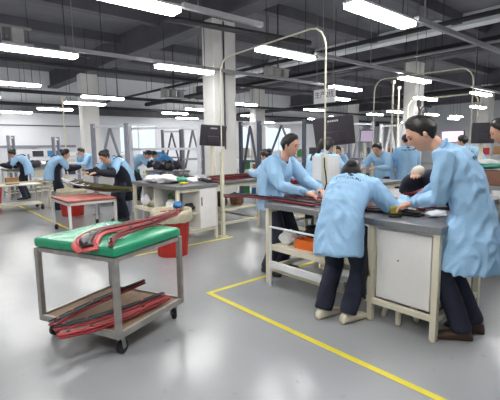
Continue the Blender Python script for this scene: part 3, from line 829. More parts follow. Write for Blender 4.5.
# ------------------------------------------------------------------ moulded car parts
def strip(name, label, pts, wd, mats, parent=None, cat='moulded part', group=None, head=None, th=0.02, lift=0.018):
    # long moulded strip: a red shell with raised rims and a dark inset running along it
    t = thing(name, label, cat, pts[0], 0, group)
    P = [Vector(p) - Vector(pts[0]) for p in pts]
    # resample
    Q = []
    n_ = 26
    for i in range(n_ + 1):
        u = i / n_ * (len(P) - 1); k = min(int(u), len(P) - 2); f = u - k
        p0 = P[max(k - 1, 0)]; p1 = P[k]; p2 = P[k + 1]; p3 = P[min(k + 2, len(P) - 1)]
        Q.append(0.5 * ((2 * p1) + (p2 - p0) * f + (2 * p0 - 5 * p1 + 4 * p2 - p3) * f * f + (3 * p1 - p0 - 3 * p2 + p3) * f ** 3))
    rows_s, rows_i, rimL, rimR = [], [], [], []
    for i, q in enumerate(Q):
        d = (Q[min(i + 1, n_)] - Q[max(i - 1, 0)]).normalized(); s = Vector((0, 0, 1)).cross(d).normalized(); up = d.cross(s)
        u = i / n_
        k = u * (len(wd) - 1); j = min(int(k), len(wd) - 2); W = wd[j] + (wd[j + 1] - wd[j]) * (k - j)
        rows_s.append([q + s * (W / 2 * a) + up * (lift * b) for a, b in ((-1, 0.0), (-0.88, 0.7), (-0.6, 0.95), (-0.5, 0.65), (0.5, 0.65), (0.6, 0.95), (0.88, 0.7), (1, 0.0))])
        rows_i.append([q + s * (W / 2 * a) + up * (lift * 0.65 + 0.012 + b) for a, b in ((-0.46, 0), (-0.2, 0.008), (0.2, 0.008), (0.46, 0))])
        rimL.append(q + s * (W / 2 * 0.66) + up * (lift + 0.012)); rimR.append(q - s * (W / 2 * 0.66) + up * (lift + 0.012))
    MB().grid(rows_s, 0.008).build('shell', mats[0], t, True)
    MB().grid(rows_i[2:-1], 0.006).build('inset', mats[1], t, True)
    MB().tube(rimL, 0.005, 6).build('rim', mats[2], t, True); MB().tube(rimR, 0.005, 6).build('rim', mats[2], t, True)
    for k in (3, 8, 14, 20):
        q = rows_i[k]; MB().box((q[1] + q[2]) / 2 + Vector((0, 0, 0.009)), (0.02, 0.014, 0.008), bevel=0.002).build('clip', mats[3] if len(mats) > 3 else M_STEEL, t)
    return t

# ------------------------------------------------------------------ green-topped trolley
CY = 0.407
tr = thing('trolley', 'steel trolley with green plastic-wrapped top and plywood bottom shelf, on castors', 'trolley', (1.205, 3.085, 0), CY)
TW, TD, TH = 0.73, 0.78, 0.79
g = MB(); g.b2((-TW / 2 - 0.012, -TD / 2 - 0.012, TH - 0.07), (TW / 2 + 0.012, TD / 2 + 0.012, TH), bevel=0.018)
bmesh.ops.subdivide_edges(g.bm, edges=g.bm.edges[:], cuts=5, use_grid_fill=True)
for v in g.bm.verts:
    v.co += Vector((0, 0, 0.006)) * noise.noise(v.co * 7) + Vector((noise.noise(v.co * 9), noise.noise(v.co * 9 + Vector((5, 5, 5))), 0)) * 0.006
top_o = g.build('wrapped_top', M_GREEN, tr, True)
rim = MB()
for sx in (-1, 1): rim.bar((sx * TW / 2 * 0.97, -TD / 2 * 0.97, TH - 0.09), (sx * TW / 2 * 0.97, TD / 2 * 0.97, TH - 0.09), 0.03)
for sy in (-1, 1): rim.bar((-TW / 2 * 0.97, sy * TD / 2 * 0.97, TH - 0.09), (TW / 2 * 0.97, sy * TD / 2 * 0.97, TH - 0.09), 0.03)
rim.build('top_frame', M_LEG, tr)
SZ = 0.175
sh = MB().b2((-TW / 2 + 0.012, -TD / 2 + 0.012, SZ - 0.02), (TW / 2 - 0.012, TD / 2 - 0.012, SZ)).build('bottom_shelf', M_WOOD, tr)
fr = MB()
for sx in (-1, 1): fr.b2((sx * TW / 2 - 0.012, -TD / 2, SZ - 0.03), (sx * TW / 2 + 0.012, TD / 2, SZ + 0.016))
for sy in (-1, 1): fr.b2((-TW / 2, sy * TD / 2 - 0.012, SZ - 0.03), (TW / 2, sy * TD / 2 + 0.012, SZ + 0.016))
fr.build('shelf_frame', M_LEG, tr)
def castor(mb_parent, x, y, z, r=0.045, yaw=0.3):
    c = MB(); R_ = Matrix.Rotation(yaw, 3, 'Z'); o = Vector((x, y, 0))
    def L(v): return o + R_ @ Vector(v)
    a = L((0.03, -0.013, r)); b = L((0.03, 0.013, r))
    k = MB()
    k.cyl(L((0.03, -0.02, r)), L((0.03, 0.02, r)), 0.012, n=10)
    k.b2((x - 0.03, y - 0.03, z - 0.008), (x + 0.03, y + 0.03, z))
    for s in (-1, 1): k.bar(L((0.012, s * 0.019, z - 0.006)), L((0.032, s * 0.019, r - 0.008)), 0.032, 0.004)
    kf = k.build('castor_fork', M_STEEL, mb_parent)
    MB().cyl(a, b, r, n=20).build('wheel', M_RUB, kf)
for sx in (-1, 1):
    for sy in (-1, 1):
        l = MB().b2((sx * (TW / 2 - 0.005) - 0.018, sy * (TD / 2 - 0.005) - 0.018, SZ - 0.03), (sx * (TW / 2 - 0.005) + 0.018, sy * (TD / 2 - 0.005) + 0.018, TH - 0.075))
        l.build('leg', M_LEG, tr)
        castor(tr, sx * (TW / 2 - 0.045), sy * (TD / 2 - 0.045), SZ - 0.03, 0.05, 0.5 + sx * 0.4)
ZT = TH + 0.006
hp = [tuple(spot(px, py, z)) for px, py, z in ((90, 252, ZT - 0.035), (86, 243, ZT + 0.003), (98, 234, ZT + 0.006), (124, 228, ZT + 0.006), (152, 221, ZT + 0.006), (179, 212.5, ZT + 0.01))]
bp = strip('bumper_strip', 'long red and black part with a wide hooked end on the green trolley top', hp, (0.16, 0.19, 0.13, 0.075, 0.06, 0.045), (M_PINK, M_BLACK, M_RED, M_BLACK), group='red moulded parts on the trolley')
sd = [tuple(spot(px, py, z)) for px, py, z in ((111, 247, ZT + 0.004), (114, 240, ZT + 0.006), (128, 233, ZT + 0.012), (150, 226, ZT + 0.012), (177, 214.5, ZT + 0.012))]
strip('bumper_strip', 'slim dark red strip lying along the near side of the part on the green top', sd, (0.03, 0.045, 0.035, 0.03, 0.02), (M_RED, M_BLACK, M_DRED, M_BLACK), group='red moulded parts on the trolley')
lump('small_fastener', 'small dark fastener lying on the green trolley top behind the part', 'fastener', tuple(spot(108, 227, ZT)), (0.03, 0.02, 0.008), M_BLACK, 5)
s0 = SZ + 0.003
strip('bumper_strip', 'rearmost red and black strip leaning up on the trolley bottom shelf', [tuple(spot(px, py, z)) for px, py, z in ((52, 326, s0 + 0.03), (75, 314, s0 + 0.03), (105, 300, s0 + 0.05), (145, 283, s0 + 0.10))], (0.07, 0.07, 0.06, 0.03), (M_RED, M_BLACK, M_BLACK, M_PINK), group='red moulded parts on the trolley')
strip('bumper_strip', 'middle red and black strip on the trolley bottom shelf', [tuple(spot(px, py, z)) for px, py, z in ((54, 331, s0 + 0.045), (90, 322, s0 + 0.03), (130, 309, s0 + 0.03), (164, 296, s0 + 0.045))], (0.05, 0.075, 0.065, 0.04), (M_RED, M_BLACK, M_BLACK, M_PINK), group='red moulded parts on the trolley')
strip('bumper_strip', 'nearest all-red strip along the front of the trolley bottom shelf', [tuple(spot(px, py, z)) for px, py, z in ((58, 339, s0 + 0.03), (95, 330, s0 + 0.015), (130, 317, s0 + 0.015), (169, 299, s0 + 0.02))], (0.04, 0.055, 0.05, 0.035), (M_RED, M_DRED, M_PINK, M_BLACK), group='red moulded parts on the trolley')

# parts on the front bench
z1 = BT + 0.004
strip('bumper_strip', 'long dark strip jutting past the left end of the front bench before the standing man', [tuple(spot(px, py, z)) for px, py, z in ((224, 197.5, z1 + 0.015), (250, 197, z1 + 0.012), (285, 201, z1 + 0.01), (318, 206, z1 + 0.01))], (0.07, 0.12, 0.13, 0.10), (M_DRED, M_BLACK, M_DGREY, M_BLACK), group='parts on the front bench')
strip('bumper_strip', 'red and black mesh-fronted part under the hands of the standing man', [tuple(spot(px, py, z)) for px, py, z in ((288, 196, z1 + 0.02), (305, 198, z1 + 0.02), (325, 200, z1 + 0.02), (352, 203, z1 + 0.02))], (0.18, 0.22, 0.22, 0.18), (M_DRED, M_DGREY, M_RED, M_BLACK), group='parts on the front bench')
strip('bumper_strip', 'red and white edged black part on the front bench before the right-hand worker', [(3.50, 2.40, z1 + 0.03), (3.52, 2.15, z1 + 0.04), (3.52, 1.9, z1 + 0.04), (3.48, 1.62, z1 + 0.02)], (0.09, 0.2, 0.22, 0.18), (M_DRED, M_BLACK, M_PINK, M_BLACK), group='parts on the front bench')
strip('bumper_strip', 'dark part on the front bench under the hands of the bending woman', [(3.06, 2.35, z1), (3.10, 2.05, z1 + 0.006), (3.16, 1.8, z1 + 0.006), (3.18, 1.55, z1)], (0.08, 0.13, 0.14, 0.10), (M_BLACK, M_DRED, M_DGREY, M_STEEL), group='parts on the front bench')
t = thing('sponge_block', 'olive-yellow sponge block on the front bench corner between the two workers', 'sponge', tuple(spot(395, 216, z1)), 0.5)
b = MB().b2((-0.065, -0.04, 0.02), (0.065, 0.04, 0.075), bevel=0.014); b.build('sponge', M_OLIVE, t)
MB().b2((-0.075, -0.05, 0), (0.075, 0.05, 0.0195), bevel=0.006).build('base_plate', M_BLACK, t)
def tool(name, label, cat, p, rz, m, L=0.22, g=None):
    t = thing(name, label, cat, p, rz, g)
    MB().tube([(-L / 2, 0, 0.02), (L * 0.1, 0, 0.02)], [0.016, 0.019], 10).build('handle', m, t)
    MB().tube([(L * 0.1, 0, 0.02), (L * 0.35, 0, 0.025), (L / 2, 0.02, 0.016)], [0.012, 0.02, 0.013], 10).build('tool_head', M_STEEL, t)
    return t
pw = spot(433, 208, z1)
t = thing('hand_sander', 'white hand tool lying on the near corner of the front bench by the sponge', 'tool', tuple(pw), 2.3)
MB().tube([(-0.16, 0, 0.028), (-0.05, 0, 0.03), (0.05, 0, 0.03), (0.1, 0, 0.034)], [0.014, 0.022, 0.026, 0.022], 14).build('handle', M_WHITE, t)
MB().cyl((0.1, 0, 0), (0.1, 0, 0.028), 0.045).build('pad', M_WHITE, t)
lump('wiping_cloth', 'white cloth crumpled on the front bench near corner under the right-hand worker', 'cloth', tuple(spot(436, 216, z1)), (0.11, 0.07, 0.022), M_PAPER, 6, 0.5)
lump('wiping_cloth', 'small white cloth on the front bench beside the arched pole', 'cloth', (3.42, 2.90, z1), (0.07, 0.06, 0.05), M_PAPER, 8, 0.4)
for k, (px, py, c_, nm) in enumerate(((392, 203, M_BLUECLOTH, 'small blue rag'), (384, 206, M_PAPER, 'white speckled scrap'), (398, 205, M_PINK, 'pale red rag'))):
    lump('rag', nm + ' between the hands of the two workers on the front bench', 'rag', tuple(spot(px, py, z1 + 0.01)), (0.035, 0.03, 0.02), c_, 10 + k, 0.4)
# paper sheets hanging at the arched pole
rows = []
for i in range(9):
    u = i / 8
    rows.append([(0.02 * math.sin(u * 5 + j * 0.3), 0.16 - 0.32 * u, 0.30 - 0.30 * j / 6 + 0.02 * math.sin(u * 9) * (j == 6)) for j in range(7)])
o = MB().grid(rows, 0.004).build('paper_sheet', M_PAPER); o.location = (3.80, 3.04, 1.02); o.rotation_euler = (0, 0, 0.70)
tag(o, 'white paper sheet hanging on the arched pole behind the front bench', 'paper')

# ------------------------------------------------------------------ red bin, red-topped table, other left things
def bin_(label, x, y, r0, r1, h, bag=True):
    t = thing('waste_bin', label, 'bin', (x, y, 0), 0, 'round red waste bins')
    MB().lathe([(0, 0.004), (r0, 0.004), (r1, h), (r1 + 0.018, h), (r1 + 0.018, h - 0.03), (r1 - 0.012, h - 0.03), (r0 - 0.01, 0.02), (0, 0.02)], n=28).build('barrel', M_BINRED, t, False)
    if bag:
        m = MB(); prof = [(r1 - 0.02, h - 0.16), (r1 - 0.005, h + 0.015), (r1 + 0.022, h + 0.025), (r1 + 0.035, h - 0.03), (r1 + 0.03, h - 0.13)]
        m.lathe(prof, n=40)
        for v in m.bm.verts:
            a = math.atan2(v.co.y, v.co.x); k = 0.012 * noise.noise(Vector((a * 5, v.co.z * 8, x)))
            v.co += Vector((math.cos(a), math.sin(a), 0.8 * math.sin(a * 3))) * k * (1 if v.co.z > h - 0.1 else 2)
        m.build('liner_bag', M_BAG, t, True)
    return t
rb = bin_('red bin with clear bag liner in front of the heaped workbench', 2.70, 4.76, 0.20, 0.245, 0.60)
lump('rag', 'blue rag on the rim of the red bin in front of the heaped workbench', 'rag', (2.86, 4.86, 0.605), (0.07, 0.06, 0.05), M_BLUECLOTH, 4, 0.4)
bin_('red bin behind the red-topped table', 2.75, 9.1, 0.22, 0.27, 0.55)
bin_('red bin behind the left trolley beside the far left worker', 1.75, 12.4, 0.2, 0.25, 0.5, False)
rt = thing('work_table', 'low table with worn red top and pale metal legs, under the dark shell part', 'table', (2.38, 7.25, 0), 0.0)
RW, RD, RH = 0.80, 0.95, 0.60
MB().b2((-RW / 2, -RD / 2, RH - 0.035), (RW / 2, RD / 2, RH), bevel=0.006).build('tabletop', M_REDTOP, rt)
r = MB()
for sy in (-1, 1): r.bar((-RW / 2 + 0.03, sy * (RD / 2 - 0.02), RH - 0.06), (RW / 2 - 0.03, sy * (RD / 2 - 0.02), RH - 0.06), 0.035)
for sx in (-1, 1): r.bar((sx * (RW / 2 - 0.02), -RD / 2, RH - 0.06), (sx * (RW / 2 - 0.02), RD / 2, RH - 0.06), 0.035)
r.build('apron_frame', M_WHITEM, rt)
for sx in (-1, 1):
    for sy in (-1, 1):
        MB().b2((sx * (RW / 2 - 0.02) - 0.02, sy * (RD / 2 - 0.02) - 0.02, 0.1), (sx * (RW / 2 - 0.02) + 0.02, sy * (RD / 2 - 0.02) + 0.02, RH - 0.04)).build('leg', M_WHITEM, rt)
        castor(rt, sx * (RW / 2 - 0.03), sy * (RD / 2 - 0.03), 0.1, 0.045, 0.8)
# dark shell part on the red table
rows = []
A = spot(70, 186, 0.72); B_ = spot(134, 192, 0.66)
dv = B_ - A; L = dv.length; ux = dv.normalized(); uy = Vector((-ux.y, ux.x, 0)).normalized()
sp_ = thing('shell_part', 'dark olive curved shell part with patterned upturned end on the red-topped table', 'moulded part', tuple(Vector((A.x, A.y, RH + 0.004))), math.atan2(dv.y, dv.x))
L = math.hypot(dv.x, dv.y)
for i in range(25):
    u = i / 24; row = []
    base = 0.20 * (1 - u) ** 3 + 0.02 + 0.06 * u * u - 0.02
    wd = 0.11 + 0.13 * math.sin(PI * min(1, u * 1.1) * 0.9) ** 0.7 * (1 - 0.55 * u)
    for j in range(11):
        a = -1 + 2 * j / 10
        row.append((u * L, a * wd, max(0.0, base) + 0.13 * abs(a) ** 2.2 * (1 - 0.5 * u) * (0.25 + 0.75 * min(1, u * 2.2)) + 0.003))
    rows.append(row)
MB().grid(rows, 0.008).build('shell', M_SHELL, sp_, True)
ep = [[(-0.03 + 0.27 * i / 5, -0.15 + 0.30 * j / 6, 0.235 - 0.15 * (i / 5) ** 0.7 + 0.03 * ((j - 3) / 3) ** 2) for j in range(7)] for i in range(6)]
en = MB().grid(ep, 0.012).build('end_panel', M_BLACK, sp_, True)
for i in (0, 2, 3):
    MB().tube([Vector(p) + Vector((0, 0, 0.014)) for p in ep[i]], 0.010, 6).build('white_rib', M_PAPER, en, True)
MB().tube([Vector(r_[0]) + Vector((0, 0, 0.012)) for r_ in ep], 0.014, 6).build('white_edge', M_PAPER, en, True)
pr = [[Vector(p) + Vector((0, 0, 0.016)) for p in r_[2:9]] for r_ in rows[0:8]]
MB().grid(pr, 0.004).build('pattern_panel', M_BLACK, sp_, True)
for i in range(0, 8, 2):
    MB().tube([Vector(p) + Vector((0, 0, 0.026)) for p in rows[i][2:9]], 0.008, 6).build('white_rib', M_PAPER, sp_, True)
MB().tube([Vector(r_[0]) + Vector((0, 0, 0.01)) for r_ in rows[0:10]], 0.012, 6).build('white_edge', M_PAPER, sp_, True)
MB().tube([Vector(p) + Vector((0, 0, 0.01)) for p in rows[0]], 0.012, 6).build('white_edge', M_PAPER, sp_, True)

# left trolley
lt = thing('trolley', 'cream push trolley on black castors at the left edge', 'trolley', (2.1, 10.75, 0), 0.0)
for z in (0.16, 0.62):
    MB().b2((-0.8, -0.3, z - 0.02), (0.42, 0.3, z)).build('deck', M_CREAM, lt)
for x in (-0.78, 0.40):
    for y in (-0.28, 0.28):
        MB().bar((x, y, 0.13), (x, y, 0.70), 0.035).build('leg', M_CREAM, lt)
        castor(lt, x * 0.95, y * 0.9, 0.14, 0.065, 0.9)
fr = MB(); fr.bar((0.40, -0.28, 0.70), (0.40, 0.28, 0.70), 0.03); fr.bar((-0.78, -0.28, 0.68), (0.40, -0.28, 0.68), 0.03); fr.build('handle_rail', M_CREAM, lt)
o = MB().b2((-0.13, -0.1, 0), (0.13, 0.1, 0.16), bevel=0.004).build('cardboard_box', M_CARD); o.location = (1.95, 10.8, 0.62)
tag(o, 'small brown box standing on the left cream trolley', 'box')
st2 = thing('jug_stand', 'white jug with splayed stand legs right of the left trolley', 'stand', (2.85, 10.9, 0), 0)
for a in (-1, 1):
    MB().bar((a * 0.03, 0, 0.62), (a * 0.12, -0.08, 0), 0.03).build('leg', M_CREAM, st2); MB().bar((a * 0.03, 0.03, 0.62), (a * 0.12, 0.1, 0), 0.03).build('leg', M_CREAM, st2)
MB().lathe([(0, 0.6), (0.07, 0.6), (0.07, 0.76), (0.03, 0.82), (0.03, 0.86), (0, 0.86)], n=18).build('jug', M_CREAM, st2)
o = MB().lathe([(0, 0), (0.08, 0), (0.08, 0.4), (0.07, 0.42), (0, 0.42)], n=20).build('paper_roll', M_CREAM); o.location = (2.82, 9.55, 0.40)
sd_ = thing('roll_stand', 'low stand carrying the upright cream roll by the far red bin', 'stand', (2.82, 9.55, 0))
MB().b2((-0.1, -0.1, 0.37), (0.1, 0.1, 0.4)).build('plate', M_STEEL, sd_)
for a, b in ((-1, -1), (1, -1), (-1, 1), (1, 1)): MB().bar((a * 0.08, b * 0.08, 0), (a * 0.08, b * 0.08, 0.37), 0.02).build('leg', M_STEEL, sd_)
tag(o, 'upright cream roll standing beside the left woman in navy sleeves', 'roll')

# ------------------------------------------------------------------ clutter on the benches
def scatter(cx0, cx1, cy0, cy1, z, items):
    for i, (nm, lb, cat, r, m) in enumerate(items):
        k = (i + 0.5) / len(items)
        x = cx0 + (cx1 - cx0) * ((i * 0.618 + 0.3) % 1); y = cy0 + (cy1 - cy0) * k
        lump(nm, lb, cat, (x, y, z), r, m, 20 + i + int(cx0 * 7), 0.55)
Z2 = 0.872
scatter(3.12, 3.6, 5.3, 6.5, Z2, [
 ('yellow_pad', 'small yellow pad at the near edge of the heaped bench', 'pad', (0.07, 0.05, 0.02), M_YELLOWF),
 ('plastic_bag', 'clear crumpled bag at the near right of the heaped bench', 'bag', (0.15, 0.11, 0.05), M_PAPER),
 ('teal_cloth', 'teal cloth near the right end of the heaped bench', 'cloth', (0.10, 0.10, 0.05), M_TEAL),
 ('plastic_bag', 'big white crumpled bag in the middle of the heaped bench', 'bag', (0.2, 0.15, 0.07), M_PAPER),
 ('dark_part', 'black moulded piece in the middle of the heaped bench', 'part', (0.13, 0.16, 0.08), M_BLACK),
 ('rag', 'blue rag in the middle of the heaped bench', 'rag', (0.10, 0.10, 0.06), M_BLUECLOTH),
 ('plastic_bag', 'pale bag toward the back of the heaped bench', 'bag', (0.14, 0.13, 0.06), M_PAPER),
 ('dark_part', 'dark piece toward the back of the heaped bench', 'part', (0.14, 0.16, 0.06), M_DGREY),
 ('rag', 'blue rag at the far end of the heaped bench', 'rag', (0.08, 0.09, 0.06), M_BLUECLOTH),
 ('dark_part', 'dark piece at the far end of the heaped bench', 'part', (0.12, 0.10, 0.07), M_BLACK)])
strip('bumper_strip', 'black curved strip lying across the right end of the heaped bench', [(3.2, 6.0, Z2 + 0.05), (3.45, 5.8, Z2 + 0.08), (3.58, 5.5, Z2 + 0.06), (3.66, 5.2, Z2 + 0.01)], (0.06, 0.12, 0.14, 0.1), (M_BLACK, M_DGREY, M_BLACK, M_STEEL), group='parts on the heaped bench')
scatter(3.08, 3.3, 5.4, 6.45, 0.452, [
 ('plastic_bag', 'clear bag of parts on the shelf of the heaped bench, nearest', 'bag', (0.08, 0.1, 0.09), M_PAPER),
 ('bottle', 'green bottle shape on the shelf of the heaped bench', 'bottle', (0.04, 0.04, 0.13), M_GREENP),
 ('plastic_bag', 'grey bag of parts on the shelf of the heaped bench, middle', 'bag', (0.1, 0.12, 0.08), M_BAG),
 ('plastic_bag', 'white bag of parts on the shelf of the heaped bench, farthest', 'bag', (0.08, 0.12, 0.1), M_PAPER)])
scatter(3.3, 3.5, 5.2, 5.5, 0.452, [('dark_part', 'dark pieces stacked in the open bay of the heaped bench', 'part', (0.1, 0.1, 0.06), M_DGREY)])
# red stack on the third bench
for k in range(2):
    strip('bumper_strip', ('lower', 'upper')[k] + ' dark red strip of the stack on the bench before the nearest column',
          [(3.85 + 0.03 * k, 5.46 + 0.1 * k, 0.873 + 0.042 * k), (4.1, 5.52 + 0.1 * k, 0.874 + 0.042 * k), (4.4, 5.56 + 0.1 * k, 0.874 + 0.042 * k), (4.85, 5.6 + 0.1 * k, 0.873 + 0.042 * k)],
          (0.10, 0.24, 0.26, 0.12), (M_DRED, M_DRED, M_BLACK, M_BLACK), group='dark red strips stacked on the third bench')
lump('black_bag', 'dark round bundle on the shelf under the dark red strips', 'bundle', (4.12, 5.6, 0.402), (0.14, 0.14, 0.14), M_BLACK, 3, 0.3)
lump('cardboard_box', 'brown bundle on the shelf under the dark red strips, right one', 'bundle', (4.5, 5.6, 0.402), (0.12, 0.12, 0.12), M_CRATE, 7, 0.3)
# red trays on the fourth bench
for k in range(3):
    o = MB().b2((-0.12, -0.2, 0), (0.12, 0.2, 0.07), bevel=0.01).build('red_tray', M_DRED if k != 1 else M_RED); o.location = (4.75 + 0.26 * (k % 2), 4.02 + 0.26 * k, 0.842)
    tag(o, ('nearest', 'second', 'farthest')[k] + ' red tray on the bench behind the arched pole', 'tray', 'red trays on the far bench')
lump('green_pouch', 'yellow-green bundle on the bench in front of the far seated workers', 'bundle', (5.2, 4.0, 0.842), (0.14, 0.16, 0.08), M_OLIVE, 12)
# crates and cloths on the right-hand far bench
for k, (x, y, wd, ht) in enumerate(((6.35, 2.05, 0.36, 0.2), (6.72, 2.10, 0.28, 0.16), (6.4, 2.6, 0.4, 0.18))):
    o = MB().b2((-wd / 2, -0.2, 0), (wd / 2, 0.2, ht), bevel=0.008).build('crate', M_CRATE); o.location = (x, y, 0.862)
    tag(o, ('left brown crate under the teal cloth at the right edge', 'right brown crate at the right edge', 'brown crate behind the other two at the right edge')[k], 'crate', 'brown crates on the right far bench')
lump('teal_cloth', 'teal cloth heaped over the brown crates at the right edge', 'cloth', (6.45, 2.35, 1.064), (0.30, 0.36, 0.06), M_TEAL, 14, 0.5)
lump('plastic_bag', 'white crumpled sheet over the teal cloth at the right edge', 'bag', (6.5, 2.25, 1.11), (0.16, 0.2, 0.05), M_PAPER, 15, 0.5)
lump('dark_part', 'dark red part on the right-hand bench behind the worker coat', 'part', (4.4, 2.2, 0.862), (0.2, 0.16, 0.05), M_DRED, 16, 0.4)
lump('green_pouch', 'green bundle on the bench beyond the bending woman', 'bundle', (5.75, 3.9, 0.842), (0.12, 0.12, 0.08), M_GREENP, 17, 0.4)
lump('red_bundle', 'red bundle on the lower shelf of the bench beyond the bending woman', 'bundle', (5.75, 3.75, 0.352), (0.12, 0.16, 0.12), M_RED, 18, 0.2)
scatter(2.4, 3.7, 13.45, 14.0, 0.862, [('dark_part', 'black pieces on the far left bench, ' + q, 'part', (0.2, 0.15, 0.12), M_BLACK if i % 2 else M_DGREY) for i, q in enumerate(('nearest', 'second row', 'third row', 'farthest'))] + [('plastic_bag', 'white bag on the far left bench', 'bag', (0.25, 0.15, 0.1), M_PAPER)])
scatter(3.85, 4.5, 10.55, 11.3, 0.882, [('dark_part', 'dark piece on the pale far bench, ' + q, 'part', (0.16, 0.13, 0.07), M_BLACK) for q in ('nearest', 'middle', 'farthest')])
scatter(4.85, 5.35, 8.8, 9.5, 0.862, [('dark_part', 'dark clutter on the bench under the rack, ' + q, 'part', (0.13, 0.11, 0.12), M_DGREY if i % 2 else M_BLACK) for i, q in enumerate(('nearest', 'second', 'third', 'fourth', 'farthest'))])

# ------------------------------------------------------------------ racks
def rack(label, p, q, h, m, mb_, ndiag=1, dual=True, bar_h=0.55):
    p = Vector((p[0], p[1], 0)); q = Vector((q[0], q[1], 0)); d = q - p; L = d.length
    t = thing('steel_rack', label, 'rack', tuple(p), math.atan2(d.y, d.x), 'steel post racks')
    for x in (0, L):
        MB().box((x, 0, h / 2), (0.07, 0.07, h)).box((x, 0, 0.005), (0.14, 0.14, 0.01)).build('post', m, t)
    MB().bar((0, 0, h * bar_h), (L, 0, h * bar_h), 0.07, 0.05).build('cross_beam', mb_, t)
    MB().bar((0, 0, h - 0.06), (L, 0, h - 0.06), 0.05, 0.05).build('top_rail', M_RACKP, t)
    for k in range(ndiag):
        a = L * (k + 0.5) / ndiag
        MB().bar((a, 0.02, h * 0.95), (a - L * 0.42 / ndiag, 0.02, h * 0.42), 0.05, 0.03).build('brace', m, t); MB().bar((a, 0.02, h * 0.95), (a + L * 0.42 / ndiag, 0.02, h * 0.42), 0.05, 0.03).build('brace', m, t)
    return t
def gp(px, d): v = away(px, 150, d); return (v.x, v.y)
rack('grey-lavender post rack with an A-shaped brace behind the left woman', gp(94, 9.4), gp(127, 9.0), 1.95, M_RACK, M_RACKP)
rack('pale post rack spanning behind the heaped bench up to the far worker in blue', gp(131, 9.5), gp(199, 9.0), 1.92, M_RACKP, M_RACKP, 0, bar_h=0.73)
rack('dark post rack with braces behind the pale rack, left of the column', gp(163, 13.8), gp(181, 13.5), 2.0, M_RACKD, M_RACK)
rack('farther grey rack right of the dark braced rack', gp(183, 11.6), gp(203, 11.4), 2.0, M_RACK, M_RACKP)
rack('dark blue post rack with braces just right of the nearest column', gp(241, 9.5), gp(259, 9.2), 2.0, M_RACKD, M_RACKD)
rack('dark blue post rack behind the head of the standing man', gp(260, 9.6), gp(304, 9.0), 2.0, M_RACKD, M_RACKP)
rack('lavender post rack behind the big tilted monitor', gp(350, 10.2), gp(372, 10.6), 2.0, M_RACK, M_RACKD)
rack('pair of grey posts behind the leftmost worker', gp(9, 14.6), gp(14, 14.9), 1.85, M_RACK, M_RACK, 0)
rack('pair of grey posts behind the dark-haired woman by the pale far bench', gp(54, 12.4), gp(59, 12.7), 1.75, M_RACK, M_RACK, 0)
rack('white post rack left of the fan column', gp(381, 12), gp(399, 11.6), 2.0, M_WHITEM, M_WHITEM)

# ------------------------------------------------------------------ monitors
def monitor(label, p, wd, ht, yaw, pitch, roll=0.0, screen=None, base=0.0, logo=False, arm=True):
    # +X of the local frame is the side that faces the camera
    t = thing('monitor', label, 'monitor', tuple(p), yaw, 'hanging monitors')
    R_ = Matrix.Rotation(roll, 3, 'X') @ Matrix.Rotation(pitch, 3, 'Y')
    def V(x, y, z): return R_ @ Vector((x, y, z))
    cs = MB().box((0, 0, 0), (0.045, wd, ht), R_, 0.008).build('casing', M_DGREY, t)
    if screen: MB().box(V(0.0245, 0, 0), (0.003, wd * 0.92, ht * 0.88), R_).build('screen', screen, cs)
    else: MB().box(V(0.035, 0, -ht * 0.18), (0.03, wd * 0.45, ht * 0.35), R_, 0.01).build('rear_cover', M_DGREY, t)
    if logo:
        b = MB()
        for k in range(5): b.box(V(0.0235, -wd * 0.11 + wd * 0.055 * k, ht * 0.36), (0.002, wd * 0.04, ht * 0.06), R_)
        b.build('logo', M_LOGO, cs)
    if arm:
        MB().bar(V(-0.03, 0, 0), (-0.14, 0, -0.05), 0.05, 0.05).bar((-0.14, 0, 0.1), (-0.14, 0, -p.z + base), 0.05).box((-0.14, 0, -p.z + base + 0.006), (0.2, 0.2, 0.012)).build('stand_post', M_CREAM, t)
    return t
def yaw_to_cam(p): return math.atan2(-p.y, -p.x)
p = away(334, 131, 7.4); monitor('big dark tilted monitor seen from behind, with a pale logo, right of the arched pole', p, 0.70, 0.52, yaw_to_cam(p) - 0.1, 0.3, 0.10, logo=True)
p = away(213, 135.5, 7.0); monitor('dark monitor seen from behind in front of the nearest column', p, 0.44, 0.36, yaw_to_cam(p) + 0.2, 0.3, -0.06, logo=True, base=0.872)
p = away(367, 136, 9.5); monitor('smaller monitor with a grey-mauve screen right of the big tilted one', p, 0.32, 0.27, yaw_to_cam(p) + 0.3, 0.15, 0.0, M_SCREENG)
p = away(453, 136.5, 10.0); monitor('monitor with a lit pink screen behind the right-hand worker', p, 0.52, 0.26, yaw_to_cam(p) - 0.5, 0.1, 0.0, M_SCREEN)
p = away(483, 133, 6.9); monitor('dark square monitor seen from behind near the right edge', p, 0.30, 0.30, yaw_to_cam(p) + 0.1, 0.1, 0.0, base=0.862)
# wall fan on the column
p = Vector((12.93, 6.575, 2.42))
f = thing('wall_fan', 'grey wall fan with a round guard on the column behind the right-hand worker', 'fan', tuple(p), PI / 2)
def ring(R, r, x, n=28): return [(x, R * math.cos(2 * PI * k / n), R * math.sin(2 * PI * k / n)) for k in range(n + 1)]
g = MB(); g.tube(ring(0.2, 0, -0.16), 0.02, 8, cap=False); g.tube(ring(0.12, 0, -0.18), 0.008, 6, cap=False)
for k in range(12):
    a = k * PI / 6; g.tube([(-0.19, 0.03 * math.cos(a), 0.03 * math.sin(a)), (-0.16, 0.2 * math.cos(a), 0.2 * math.sin(a))], 0.006, 5)
g.build('guard', M_DGREY, f)
bl = MB()
for k in range(3):
    a = k * 2 * PI / 3
    bl.grid([[(-0.15 + 0.02 * s, R * math.cos(a + 0.35 * s), R * math.sin(a + 0.35 * s)) for s in (-1, 0, 1)] for R in (0.03, 0.1, 0.17)], 0.004)
bl.build('blades', M_VENT, f)
